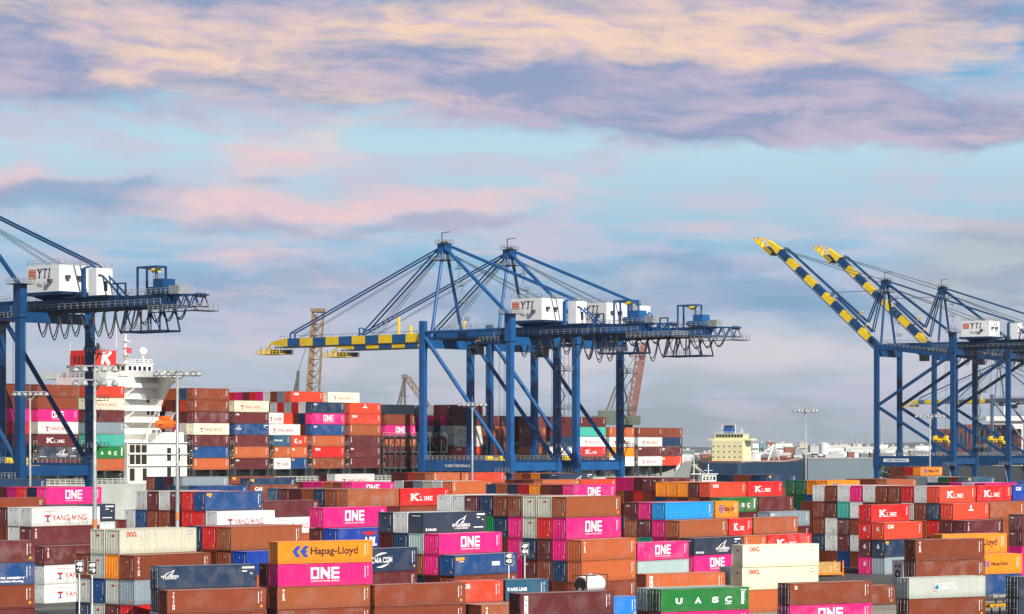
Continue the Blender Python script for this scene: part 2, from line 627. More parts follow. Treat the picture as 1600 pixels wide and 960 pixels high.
mw = mat('harbour_water', (.030, .055, .065, 1), .22)
X.tree = mw.node_tree
g_ = mw.node_tree.nodes.new('ShaderNodeNewGeometry')
fw = fbm(g_.outputs['Position'], .22, 5, .6)
bn_ = mw.node_tree.nodes.new('ShaderNodeBump')
bn_.inputs['Strength'].default_value = .5
mw.node_tree.links.new(fw.s, bn_.inputs['Height'])
mw.node_tree.links.new(bn_.outputs[0], mw.node_tree.nodes['Principled BSDF'].inputs['Normal'])
mb = MB()
mb.mesh([(-9000, 200, -4), (9000, 200, -4), (9000, 30000, -4), (-9000, 30000, -4)], [(0, 1, 2, 3)], mw)
struct(mb.build('water'))
mb = MB()
mland = mat('far_land', (.11, .115, .10, 1), .9, 0, .35, .01)
mb.box(-9000, 9000, 1625, 29000, -8, -1.5, mland)
struct(mb.build('far_shore'))
mb = MB()
rl = random.Random(3)
vs, fs = [], []
N = 90
for i in range(N + 1):
    x = -9000 + 18000 * i / N
    h = 18 + 26 * abs(sin(i * .37 + .6)) * rl.uniform(.5, 1)
    vs += [(x, 9000, -1.6), (x, 9800, h), (x, 12500, h * .5)]
for i in range(N):
    for k in range(2): fs.append((3 * i + k, 3 * i + 3 + k, 3 * i + 4 + k, 3 * i + 1 + k))
mb.mesh(vs, fs, mat('far_hill', (.07, .085, .075, 1), .95, 0, .25, .004))
struct(mb.build('hills'))

# ------------------------------------------------------------------ far shore: buildings, tanks, chimneys, trees
FW = {'blue-grey': (.15, .20, .235), 'white': (.74, .74, .71), 'pale grey': (.46, .48, .48), 'beige': (.55, .47, .36), 'grey': (.28, .30, .31), 'rust-red': (.28, .09, .06),
      'teal': (.12, .30, .32), 'cream': (.66, .60, .44)}
NTHW = ['first', 'second', 'third', 'fourth', 'fifth', 'sixth', 'seventh', 'eighth', 'ninth', 'tenth', 'eleventh', 'twelfth', 'thirteenth', 'fourteenth', 'fifteenth', 'sixteenth',
        'seventeenth', 'eighteenth', 'nineteenth', 'twentieth', 'twenty-first', 'twenty-second', 'twenty-third', 'twenty-fourth', 'twenty-fifth']


def far_building(x0, x1, ytop, D, colname, roof, label, windows=True, depth=None):
    p = FOC / D
    a, b = (x0 - 800) / p, (x1 - 800) / p
    z1 = EYE - (ytop - HZ) / p
    w = b - a
    dp = depth or max(10, w * .6)
    t = thing('far_building', label, 'building', ((a + b) / 2, D, -1.5), 0, 'buildings along the far shore')
    H = z1 + 1.5
    mb = MB()
    mb.box(-w / 2, w / 2, 0, dp, 0, H, mat('far_wall_' + colname.replace(' ', '_').replace('-', '_'), FW[colname] + (1,), .8, 0, .08, .05))
    mb.build('wall', t)
    mb = MB()
    if roof == 'gable':
        mb.mesh([(-w / 2 - .4, -.4, H), (w / 2 + .4, -.4, H), (w / 2 + .4, dp + .4, H), (-w / 2 - .4, dp + .4, H), (-w / 2 - .4, dp / 2, H + dp * .16), (w / 2 + .4, dp / 2, H + dp * .16)],
                [(0, 1, 5, 4), (2, 3, 4, 5), (0, 4, 3), (1, 2, 5)], mat('far_roof_pale', (.58, .57, .54, 1), .7))
    else:
        mb.box(-w / 2 - .3, w / 2 + .3, -.3, dp + .3, H + .01, H + .7, mat('far_roof_grey', (.36, .36, .35, 1), .8))
        mb.box(-w * .2, w * .05, dp * .3, dp * .6, H + .7, H + 2.6, mat('far_roof_plant', (.42, .43, .43, 1), .8))
    mb.build('roof', t)
    if windows:
        for j in range(max(1, int(H / 6.5))):
            each('window_band', t, [(-w * .46, w * .46, -.12, .02, 1.8 + j * 6.2, 3.4 + j * 6.2)], M_GLASS)


blds = [(1040, 1062, 693, 3400, 'white', 'flat'), (1060, 1078, 706, 2600, 'pale grey', 'flat'), (1086, 1104, 711, 2100, 'grey', 'gable'),
        (1160, 1186, 693, 3300, 'white', 'flat'), (1187, 1197, 693, 3000, 'teal', 'flat'), (1193, 1212, 699, 2700, 'grey', 'flat'), (1198, 1209, 691, 3900, 'rust-red', 'flat'),
        (1212, 1238, 693, 3500, 'white', 'flat'), (1226, 1240, 699, 2500, 'rust-red', 'gable'), (1242, 1254, 703, 2300, 'grey', 'flat'), (1249, 1262, 692, 4100, 'beige', 'flat'),
        (1266, 1280, 697, 3000, 'pale grey', 'flat'), (1284, 1289, 695, 2350, 'white', 'flat'), (1296, 1330, 699, 2900, 'white', 'gable'), (1303, 1325, 694, 3900, 'pale grey', 'flat'),
        (1322, 1362, 702, 2450, 'white', 'gable'), (1333, 1347, 694, 4200, 'cream', 'flat'), (1350, 1368, 698, 3300, 'pale grey', 'flat'), (1372, 1388, 695, 3700, 'white', 'flat'),
        (1376, 1401, 703, 2500, 'white', 'gable'), (1390, 1404, 698, 3100, 'cream', 'flat'), (1406, 1432, 701, 2600, 'pale grey', 'flat'), (1430, 1456, 697, 3400, 'white', 'flat'),
        (1440, 1470, 706, 2200, 'grey', 'gable'), (1100, 1122, 707, 2900, 'beige', 'flat'), (1128, 1150, 708, 3300, 'pale grey', 'flat'), (1216, 1236, 711, 2000, 'beige', 'gable'),
        (1290, 1318, 711, 2000, 'pale grey', 'flat'), (1150, 1172, 712, 2050, 'rust-red', 'flat'), (1392, 1420, 710, 2050, 'white', 'flat')]
rb_ = random.Random(21)
for i in range(26):
    xa = 1036 + i * 16 + rb_.uniform(-5, 5)
    blds.append((xa, xa + rb_.uniform(9, 26), rb_.uniform(704, 716), rb_.uniform(1800, 2600), rb_.choice(['white', 'pale grey', 'grey', 'blue-grey', 'grey', 'rust-red', 'grey', 'blue-grey']), rb_.choice(['flat', 'gable'])))
blds.sort(key=lambda b: b[0] + b[1])
seen = {}
for b in blds: seen.setdefault(b[4], []).append(b)
for b in blds:
    lst = seen[b[4]]
    k = lst.index(b)
    nm = '%s %s on the far shore, %s %s one from left' % (b[4], 'gabled shed' if b[5] == 'gable' else 'block', NTHW[k], b[4])
    far_building(b[0], b[1], b[2], b[3], b[4], b[5], nm)
far_building(1262, 1366, 717, 1690, 'blue-grey', 'flat', 'long grey-blue quayside shed with pale roof left of right cranes', False, 40)

for k, (x, yt, D, r, col) in enumerate([(1139 + 149, 694, 2300, 4.5, 'white'), (1312, 707, 2250, 9, 'white'), (1336, 708, 2300, 10, 'white'), (1416, 707, 2350, 9, 'white'), (1070, 712, 2300, 10, 'white')]):
    p = at(x, D, -1.5)
    h = EYE - (yt - HZ) * D / FOC + 1.5
    t = thing('storage_tank', 'white round storage tank on the far shore, %s from right' % ['third', 'fourth', 'second', 'nearest one', 'fifth'][k] if k != 3 else 'white round storage tank on the far shore, farthest right', 'storage tank', p, 0, 'far storage tanks')
    mb = MB()
    mb.lathe([(r, 0), (r, h)], 20, m=mat('tank_white', (.72, .72, .70, 1), .6))
    mb.build('shell', t)
    mb = MB()
    mb.lathe([(r * 1.02, h + .01), (r * .6, h + 1.0), (.3, h + 1.5)], 20, m=mat('tank_roof', (.6, .6, .58, 1), .6))
    mb.build('roof', t)
for k, (x, yt, D, r) in enumerate([(1141, 668, 3800, .9), (1222, 676, 3600, .8), (1276, 669, 4200, 1.0), (1312, 686, 3000, 1.3), (1338, 678, 3400, 1.0), (1354, 684, 3000, 1.2), (1377, 660, 3900, 1.1), (1077, 680, 3500, .8), (1175, 684, 3000, .9)]):
    p = at(x, D, -1.5)
    h = EYE - (yt - HZ) * D / FOC + 1.5
    t = thing('lattice_mast', 'thin far mast rising above the shore, %s from left' % ['second', 'fourth', 'fifth', 'sixth', 'seventh', 'eighth', 'last', 'first', 'third'][k], 'mast', p, 0, 'far masts and chimneys')
    mb = MB()
    mb.lathe([(r * 1.5, 0), (r, h * .6), (r * .7, h)], 8, m=mat('mast_grey', (.30, .31, .32, 1), .6))
    mb.build('shaft', t)
    mb = MB()
    mb.box(-6 * r, 6 * r, -.4, .4, h * .94, h * .94 + .7, mat('mast_grey', (.30, .31, .32, 1), .6))
    mb.build('cross_arm', t)
# tree belt on the far shore
rt = random.Random(11)
vs, fs = [], []
for k in range(2300):
    D = rt.choice([1850, 2050, 2400, 2800, 3300, 4000, 4600]) * rt.uniform(.95, 1.05)
    x = rt.uniform(1020, 1640) if rt.random() < .8 else rt.uniform(1010, 1110)
    c = at(x, D, -1.5)
    H = rt.uniform(7, 16)
    for q in range(26):
        a, e = rt.uniform(0, 2 * pi), rt.uniform(.15, 1)
        rr = H * .42 * sqrt(rt.random()) * (1.15 - .6 * e)
        o_ = c + Vector((cos(a) * rr, sin(a) * rr, H * e))
        s_ = rt.uniform(.6, 1.5)
        n_ = len(vs)
        d1 = Vector((rt.uniform(-1, 1), rt.uniform(-1, 1), rt.uniform(-1, 1))).normalized() * s_
        d2 = d1.orthogonal().normalized() * s_
        vs += [tuple(o_ + d1), tuple(o_ + d2), tuple(o_ - d1), tuple(o_ - d2)]
        fs.append((n_, n_ + 1, n_ + 2, n_ + 3))
mb = MB()
mb.mesh(vs, fs, mat('far_foliage', (.030, .048, .030, 1), .9, 0, .35, .02))
tb_ = mb.build('tree_belt')
tb_['kind'] = 'stuff'
tag(tb_, 'dark belt of distant trees among the far shore buildings', 'trees')

# ------------------------------------------------------------------ tanker across the basin
tp = at(1160, 1480.0)
tk = thing('tanker', 'navy hulled tanker with pale yellow deckhouse moored across the basin', 'ship', tp, radians(60))
M_NAVYH = mat('tanker_navy_hull', (.014, .040, .085, 1), .45, 0, .2, .08)
M_TYEL = mat('tanker_yellow_paint', (.80, .73, .42, 1), .5, 0, .05, .2)
M_TDECK = mat('tanker_deck_red', (.20, .05, .035, 1), .7)
mb = MB()
sec = []
for s, hb, zt in [(-2, 11, 12.5), (0, 13, 12.8), (60, 13, 12.4), (85, 12.4, 13.2), (96, 8.5, 14.4), (104, 2.0, 15.2), (106, .3, 15.4)]:
    sec.append([(s, 13 - hb, zt), (s, 13 - hb * .96, 4), (s, 13 - hb * .85, -5), (s, 13 + hb * .85, -5), (s, 13 + hb * .96, 4), (s, 13 + hb, zt)])
vs = [p for r in sec for p in r]
fs = []
for i in range(len(sec) - 1):
    for k in range(6): fs.append((i * 6 + k, (i + 1) * 6 + k, (i + 1) * 6 + (k + 1) % 6, i * 6 + (k + 1) % 6))
fs += [tuple(range(6)), tuple(range(len(vs) - 6, len(vs)))[::-1]]
mb.mesh(vs, fs, M_NAVYH)
mb.build('hull', tk)
mb = MB()
mb.box(3, 92, 2.5, 23.5, 12.9, 13.6, M_TDECK)
for k in range(6): mb.tube((24, 5 + k * 1.4, 14.4), (90, 5 + k * 1.4, 14.4), .35, 6, m=M_TDECK)
for k in range(9): mb.box(26 + k * 7, 27 + k * 7, 3, 23, 13.6, 15.4, M_TDECK)
mb.rail([(0, .6, 12.9), (60, .6, 12.6), (92, 3, 14.4)], 1.1, 3, .07, M_RAIL, 1)
mb.build('deck_pipes', tk)
mb = MB()
mb.box(8, 19, 3.5, 23.0, 13.6, 25.4, M_TYEL)
mb.box(10, 18, -.6, 26.6, 25.4, 26.5, M_TYEL)
mb.box(10, 17, 4.0, 22.0, 26.5, 29.0, M_TYEL)
mb.box(9.6, 17.4, 3.6, 22.4, 29.0, 29.3, M_TYEL)
dk = mb.build('deckhouse', tk)
for r in range(3): each('window', dk, [(7.9, 8.02, 4.8 + k * 3.4, 5.5 + k * 3.4, 15.5 + r * 3.1, 16.3 + r * 3.1) for k in range(6)], M_GLASS)
each('bridge_window', dk, [(9.9, 10.02, 4.5 + k * 1.9, 5.9 + k * 1.9, 27.2, 28.5) for k in range(9)], M_GLASS)
mb = MB()
mb.box(11, 16, 12, 17, 29.3, 33.0, mat('tanker_funnel_blue', (.02, .10, .35, 1), .5))
mb.box(11.3, 15.7, 12.3, 16.7, 33.0, 34.0, M_DARK)
mb.build('funnel', tk)
mb = MB()
for y, h in ((10, 6.2), (18.5, 5.5), (6, 4)):
    mb.tube((12, y, 29), (12, y, 29 + h), .22, 6, m=M_SHIPW)
    mb.bar((12, y - 1.4, 28 + h * .8), (12, y + 1.4, 28 + h * .8), .25, m=M_SHIPW)
mb.rail([(9.7, 3.7, 29.3), (9.7, 22.3, 29.3)], 1.1, 2, .07, M_SHIPW)
mb.build('masts', tk)
mb = MB()
mb.box(21, 27, 1.0, 7.0, 13.6, 17.5, M_SHIPW)
mb.build('deck_store', tk)
mb = MB()
for a, b in (((44, 4, 13.6), (52, 4, 23)), ((60, 4, 13.6), (53, 4, 23)), ((56, 14, 13.6), (53, 8, 23))): mb.bar(a, b, .6, m=M_SHIPW)
for q in range(7): mb.bar((45 + q * 1.2, 4, 14.6 + q * 1.2), (59 - q * .9, 4, 14.6 + q * 1.2), .25, m=M_SHIPW)
mb.bar((52, 4, 23), (38, 6, 17), .5, m=M_SHIPW)
mb.build('manifold_derrick', tk)

# tug and work barge beside the bow
wb = thing('work_boat', 'small white work boat with masts moored beyond the ship bow', 'boat', at(1068, 1150.0, -4), radians(20))
mb = MB()
sec = []
for s, hb, zt in [(0, 3.4, 3.2), (14, 3.6, 3.2), (22, 2.8, 4.0), (27, .4, 5.0)]:
    sec.append([(s, -hb, zt), (s, -hb * .8, -1), (s, hb * .8, -1), (s, hb, zt)])
vs = [p for r in sec for p in r]
fs = []
for i in range(3):
    for k in range(4): fs.append((i * 4 + k, (i + 1) * 4 + k, (i + 1) * 4 + (k + 1) % 4, i * 4 + (k + 1) % 4))
fs += [(0, 1, 2, 3), (15, 14, 13, 12)]
mb.mesh(vs, fs, M_NAVYH)
mb.build('hull', wb)
mb = MB()
mb.box(3, 17, -2.6, 2.6, 3.2, 9.0, M_SHIPW)
mb.box(8, 15, -2.2, 2.2, 9.0, 13.5, M_SHIPW)
mb.box(2.5, 15.5, -2.8, 2.8, 13.5, 13.8, M_SHIPW)
cb = mb.build('cabin', wb)
each('window', cb, [(8.5 + k * 1.6, 9.6 + k * 1.6, -2.26, -2.18, 10.8, 12.6) for k in range(4)] + [(4 + k * 2.4, 5.2 + k * 2.4, -2.66, -2.58, 5.6, 7.2) for k in range(5)], M_GLASS)
mb = MB()
for x, h in ((5, 12), (12, 9)):
    mb.tube((x, 0, 9), (x, 0, 9 + h), .2, 6, m=M_SHIPW)
    mb.bar((x - 2, 0, 8 + h * .8), (x + 2, 0, 8 + h * .8), .18, m=M_SHIPW)
mb.build('mast', wb)

# ------------------------------------------------------------------ old derrick cranes afloat behind the ship
def lattice(mb, A, B, w0, w1, m, nb=10, solid=False):
    A, B = Vector(A), Vector(B)
    d = (B - A).normalized()
    a = d.cross(Vector((0, 1, 0))).normalized()
    b = a.cross(d).normalized()
    prev = None
    for k in range(nb + 1):
        t = k / nb
        w = (w0 + (w1 - w0) * t) / 2
        c = A.lerp(B, t)
        cur = [c + a * (i * w) + b * (j * w) for i, j in ((-1, -1), (1, -1), (1, 1), (-1, 1))]
        for i in range(4): mb.bar(cur[i], cur[(i + 1) % 4], .28, m=m)
        if prev:
            for i in range(4):
                mb.bar(prev[i], cur[i], .5, m=m)
                mb.bar(prev[i], cur[(i + 1) % 4], .26, m=m)
                if k % 2: mb.bar(prev[(i + 1) % 4], cur[i], .2, m=m)
        prev = cur


def pontoon(t, m):
    mb = MB()
    mb.box(-16, 16, -9, 9, -1, 3.0, m)
    mb.box(-15.5, 15.5, -8.5, 8.5, 3.0, 3.2, M_DGREY)
    mb.build('pontoon', t)


M_TAN = mat('old_crane_tan', (.23, .16, .10, 1), .75, 0, .2, .3)
M_PINKB = mat('old_crane_red_brown', (.23, .10, .085, 1), .75, 0, .2, .3)
M_OLDG = mat('old_crane_grey', (.13, .14, .13, 1), .75, 0, .2, .3)
M_OLDGR = mat('old_crane_green', (.10, .13, .10, 1), .75, 0, .2, .3)
D = 900.0
k_ = D / FOC
t = thing('floating_crane', 'tan lattice crane boom standing nearly upright behind the ship stacks', 'floating crane', at(478, D, -4), 0)
pontoon(t, M_OLDG)
mb = MB()
B0 = Vector((0, 0, 7))
top = Vector(((497 - 478) * k_, 0, 25.2 + 212 * k_))
lattice(mb, B0, top, 5.0, 3.6, M_TAN, 16)
mb.build('boom', t)
mb = MB()
dr = (top - B0)
for s_ in (0,):
    a, b = B0 + Vector((-2.4, -2.2, 0)), top + Vector((-1.9, -1.6, -1))
    mb.mesh([a, a + Vector((2.2, 0, 0)), b + Vector((1.8, 0, 0)), b, a + Vector((0, .2, 0)), a + Vector((2.2, .2, 0)), b + Vector((1.8, .2, 0)), b + Vector((0, .2, 0))],
            [(0, 1, 2, 3), (7, 6, 5, 4), (0, 3, 7, 4), (1, 5, 6, 2)], M_TAN)
mb.box(top.x - 2.4, top.x + 2.4, -2.4, 2.4, top.z, top.z + 1.2, M_TAN)
mb.build('boom_plate', t)
mb = MB()
apx = Vector(((466 - 478) * k_, 0, 25.2 + 120 * k_))
for x in (-9.0, -4.5):
    for y in (-3, 3): mb.bar((x * .9, y, 3), apx + Vector((x * .0, y * .4, 0)), .75, m=M_OLDG)
mb.bar((-9, 0, 20), apx, .5, m=M_TAN)
mb.tube(apx, top, .1, 5, m=M_DGREY)
mb.build('a_frame', t)
mb = MB()
mb.box(-7, 5, -4, 4, 3.2, 9, M_OLDGR)
mb.build('machinery_house', t)

t = thing('floating_crane', 'dark A-frame crane with lowered pale boom behind the middle of the ship', 'floating crane', at(630, D, -4), 0)
pontoon(t, M_OLDG)
mb = MB()
apx = Vector(((632 - 630) * k_, 0, 25.2 + 111 * k_))
for x in (-11, -6, 0.5, 1.8):
    for y in (-3, 3): mb.bar((x, y, 3), apx + Vector((0, y * .3, 0)), .55, m=M_OLDG)
for z in (20, 30, 38, 43): mb.bar((-.4, -3 + z * .05, z), (1.9, -3 + z * .05, z), .3, m=M_OLDG)
mb.box(apx.x - 1, apx.x + 1, -1.4, 1.4, apx.z - .6, apx.z + .8, M_OLDG)
mb.build('a_frame', t)
mb = MB()
lattice(mb, apx + Vector((1, 0, -.5)), Vector(((700 - 630) * k_, 0, 25.2 + 20 * k_)), 1.8, 1.8, M_TAN, 12)
mb.build('boom', t)
mb = MB()
mb.box(-12, -2, -4, 4, 3.2, 12, M_OLDGR)
mb.build('machinery_house', t)

D = 1010.0
k_ = D / FOC
t = thing('floating_crane', 'reddish-brown inclined lattice boom on green crane behind the bow stacks', 'floating crane', at(972, D, -4), 0)
pontoon(t, M_OLDG)
mb = MB()
lattice(mb, Vector(((985 - 972) * k_, 0, 25.2 + 42 * k_)), Vector(((1004 - 972) * k_, 0, 25.2 + 162 * k_)), 3.0, 3.4, M_PINKB, 12)
a, b = Vector(((983 - 972) * k_, -1.9, 25.2 + 42 * k_)), Vector(((1001 - 972) * k_, -1.9, 25.2 + 160 * k_))
mb.mesh([a, a + Vector((1.7, 0, 0)), b + Vector((1.7, 0, 0)), b, a + Vector((0, .2, 0)), a + Vector((1.7, .2, 0)), b + Vector((1.7, .2, 0)), b + Vector((0, .2, 0))],
        [(0, 1, 2, 3), (7, 6, 5, 4), (0, 3, 7, 4), (1, 5, 6, 2)], M_PINKB)
mb.build('boom', t)
mb = MB()
mb.box((925 - 972) * k_, (1000 - 972) * k_, -4, 4, 25.2 + 36 * k_, 25.2 + 50 * k_, M_OLDGR)
mb.box((935 - 972) * k_, (965 - 972) * k_, -3.5, 3.5, 25.2 + 50 * k_, 25.2 + 58 * k_, M_OLDGR)
mb.mesh([((965 - 972) * k_, -3, 3), ((995 - 972) * k_, -3, 3), ((995 - 972) * k_, 3, 3), ((965 - 972) * k_, 3, 3),
         ((972 - 972) * k_, -2, 25.2 + 36 * k_), ((988 - 972) * k_, -2, 25.2 + 36 * k_), ((988 - 972) * k_, 2, 25.2 + 36 * k_), ((972 - 972) * k_, 2, 25.2 + 36 * k_)],
        [(0, 1, 5, 4), (1, 2, 6, 5), (2, 3, 7, 6), (3, 0, 4, 7)], M_OLDGR)
mb.build('machinery_house', t)
mb = MB()
for x0_, x1_ in ((945, 962), (952, 966), (985, 975)):
    for y in (-2, 2): mb.bar(((x0_ - 972) * k_, y, 25.2 + 50 * k_), ((x1_ - 972) * k_, y * .4, 25.2 + 96 * k_), .55, m=M_OLDG)
mb.bar(((965 - 972) * k_, 0, 25.2 + 96 * k_), ((1002 - 972) * k_, 0, 25.2 + 160 * k_), .25, m=M_OLDG)
mb.bar(((975 - 972) * k_, 0, 25.2 + 90 * k_), ((996 - 972) * k_, 0, 25.2 + 120 * k_), .4, m=M_OLDG)
mb.build('a_frame', t)

# ------------------------------------------------------------------ second container ship far right
fs_p = at(1596, 1660.0)
f2 = thing('container_ship', 'distant container ship stacked high behind the right cranes', 'container ship', fs_p, radians(80))
mb = MB()
mb.box(-14, 160, -2, 54, -5, 9.5, mat('far_ship_hull', (.03, .035, .045, 1), .6))
mb.build('hull', f2)
mb = MB()
mb.box(60, 76, -2, 18, 9.5, 39, M_SHIPW)
mb.box(58, 66, -6, 22, 39, 42, M_SHIPW)
mb.build('deckhouse', f2)
mb = MB()
mb.tube((66, 10, 42), (66, 10, 52), .5, 6, m=M_SHIPW)
mb.build('mast', f2)
# ------------------------------------------------------------------ shipping containers
COLS = {  # code: (linear colour, plain name)
    'pk': ((.78, .010, .20), 'pink'), 'br': ((.225, .045, .015), 'rust-brown'), 'bn': ((.33, .085, .026), 'tan-brown'),
    'og': ((.50, .115, .032), 'orange-brown'), 'mr': ((.125, .018, .020), 'maroon'), 'rd': ((.62, .014, .014), 'red'),
    'ro': ((.64, .055, .022), 'orange-red'), 'or': ((.88, .26, .004), 'orange'), 'nv': ((.008, .038, .095), 'navy'),
    'nd': ((.024, .040, .075), 'slate-blue'), 'bl': ((.005, .060, .21), 'blue'), 'rb': ((.003, .050, .36), 'royal-blue'),
    'sb': ((.006, .29, .70), 'sky-blue'), 'tb': ((.014, .090, .165), 'teal-blue'), 'wh': ((.74, .75, .72), 'white'),
    'cr': ((.78, .76, .56), 'cream'), 'oc': ((.60, .60, .48), 'yellowish-white'), 'wg': ((.50, .55, .49), 'greenish-white'),
    'gy': ((.25, .32, .37), 'grey-blue'), 'lg': ((.36, .47, .46), 'pale grey-green'), 'gn': ((.008, .17, .030), 'green'),
    'gd': ((.008, .105, .045), 'dark green'), 'tl': ((.045, .42, .34), 'turquoise'), 'sx': ((.01, .19, .62), 'bright blue'),
    'gf': ((.02, .36, .09), 'bright green')}
BRANDTXT = {'ONE': 'with three white letters', 'HL': 'with dark lettering', 'HLS': 'with small dark lettering', 'YM': 'with red lettering',
            'KL': 'with white serif lettering', 'OOCL': 'with short red lettering', 'TRI': 'with stacked white letters',
            'TEXV': 'with white vertical lettering', 'NYK': 'with white wing emblem', 'NYKS': 'with small white wing emblem', 'NYKL': 'with white side lettering',
            'UASC': 'with spaced white letters', 'APL': 'with red bird emblem', 'CMA': 'with white arcs',
            'MOL': 'with round emblem', 'CAI': 'with short white lettering', 'CAIS': 'with small white emblem',
            'GVC': 'with white lettered strip', 'GVC2': 'with white vertical strip', 'ECO': 'with two lines of lettering', 'LBL': 'with small yellow label',
            'HS': 'with white bird emblem'}
PITCH = 0.2778
W_ = 2.438
L40, L20 = 12.192, 6.058


def prof(x, L):
    """inset of the corrugated side at station x"""
    if x < 0.16 or x > L - 0.16: return 0.02
    t = ((x - 0.16) % PITCH) / PITCH
    lo, hi = 0.012, 0.048
    if t < .25: return lo
    if t < .5: return lo + (hi - lo) * (t - .25) * 4
    if t < .75: return hi
    return hi - (hi - lo) * (t - .75) * 4


def breaks(a, b, L):
    xs = []
    k = int(max(0, (a - .16) / PITCH)) - 1
    while True:
        x0 = .16 + k * PITCH
        if x0 > b: break
        for q in (0, .25, .5, .75):
            x = x0 + q * PITCH
            if a + 1e-4 < x < b - 1e-4 and .16 <= x <= L - .16: xs.append(x)
        k += 1
    return xs


MESH = {}


def body_mesh(L, H):
    key = ('body', L, H)
    if key in MESH: return MESH[key]
    mb = MB()
    zb, zt = .17, H - .11
    xs = [.12, .16] + breaks(.16, L - .16, L) + [L - .16, L - .12]
    for side in (0, 1):
        vs, fs = [], []
        for x in xs:
            d = prof(x, L)
            y = d if side == 0 else W_ - d
            vs += [(x, y, zb), (x, y, zt)]
        for i in range(len(xs) - 1):
            q = (2 * i, 2 * i + 2, 2 * i + 3, 2 * i + 1)
            fs.append(q if side == 0 else q[::-1])
        mb.mesh(vs, fs, M_PAINT)
    # roof with shallow cross ribs
    vs, fs = [], []
    n = int(L / .52)
    rx = []
    for k in range(n):
        a = .14 + (L - .28) * k / n
        s_ = (L - .28) / n
        rx += [(a, H - .022), (a + s_ * .35, H - .022), (a + s_ * .5, H - .042), (a + s_ * .85, H - .042)]
    rx.append((L - .14, H - .022))
    for x, z in rx: vs += [(x, .07, z), (x, W_ - .07, z)]
    for i in range(len(rx) - 1): fs.append((2 * i, 2 * i + 2, 2 * i + 3, 2 * i + 1))
    mb.mesh(vs, fs, M_ROOF)
    mb.box(.1, L - .1, .06, W_ - .06, .10, .14, M_DARK)
    me = bpy.data.meshes.new('container_body')
    me.from_pydata(mb.v, [], mb.f)
    for m in mb.mats: me.materials.append(m)
    me.polygons.foreach_set('material_index', mb.m)
    me.update()
    MESH[key] = me
    return me


def to_mesh(mb, name, key):
    me = bpy.data.meshes.new(name)
    me.from_pydata(mb.v, [], mb.f)
    for m in mb.mats: me.materials.append(m)
    me.polygons.foreach_set('material_index', mb.m)
    me.update()
    MESH[key] = me
    return me


def frame_mesh(L, H):
    key = ('frame', L, H)
    if key in MESH: return MESH[key]
    mb = MB()
    p = M_PAINT
    for y0, y1 in ((0, .06), (W_ - .06, W_)):
        mb.box(.1, L - .1, y0 + .004, y1 - .004, .03, .17, p)
        mb.box(.1, L - .1, y0 + .004, y1 - .004, H - .11, H - .012, p)
    for x0, x1 in ((.004, .12), (L - .12, L - .004)):
        for y0, y1 in ((.004, .12), (W_ - .12, W_ - .004)):
            mb.box(x0, x1, y0, y1, .118, H - .118, p)
        mb.box(x0, x1, .12, W_ - .12, .03, .15, p)
        mb.box(x0, x1, .12, W_ - .12, H - .13, H - .012, p)
    for x0, x1 in ((0, .178), (L - .178, L)):
        for y0, y1 in ((0, .162), (W_ - .162, W_)):
            for z0, z1 in ((0, .118), (H - .118, H)):
                mb.box(x0, x1, y0, y1, z0, z1, p)
    for x in (.089, L - .089):
        for z in (.06, H - .06):
            mb.box(x - .03, x + .03, -.004, .01, z - .035, z + .035, M_DARK)
            for y in (.08, W_ - .08):
                if x < 1: mb.box(-.004, .01, y - .03, y + .03, z - .035, z + .035, M_DARK)
    return to_mesh(mb, 'container_frame', key)


def end_mesh(H, kind):
    """left end (x = 0 plane): ribbed bulkhead, smooth reefer end or double door"""
    key = ('end', H, kind)
    if key in MESH: return MESH[key]
    mb = MB()
    z0, z1 = .15, H - .13
    if kind == 'rib':
        y, vs, fs = .12, [], []
        n = 8
        st = (W_ - .24) / n
        pts = []
        for k in range(n):
            a = .12 + k * st
            pts += [(a, .03), (a + st * .35, .03), (a + st * .5, .075), (a + st * .85, .075)]
        pts.append((W_ - .12, .03))
        for yy, d in pts: vs += [(d, yy, z0), (d, yy, z1)]
        for i in range(len(pts) - 1): fs.append((2 * i, 2 * i + 1, 2 * i + 3, 2 * i + 2))
        mb.mesh(vs, fs, M_PAINT)
    elif kind == 'door':
        mb.box(.03, .06, .12, W_ / 2 - .012, z0, z1, M_PAINT)
        mb.box(.03, .06, W_ / 2 + .012, W_ - .12, z0, z1, M_PAINT)
        for k in range(3):
            z = z0 + (z1 - z0) * (k + .5) / 3
            mb.box(.022, .03, .16, W_ / 2 - .05, z - .22, z + .22, M_PAINT)
            mb.box(.022, .03, W_ / 2 + .05, W_ - .16, z - .22, z + .22, M_PAINT)
    else:
        mb.box(.03, .06, .12, W_ - .12, z0, z1, M_PAINT)
        mb.box(.02, .03, .30, W_ - .30, z0 + .9, z1 - .25, M_PAINT)
    return to_mesh(mb, 'end_' + kind, key)


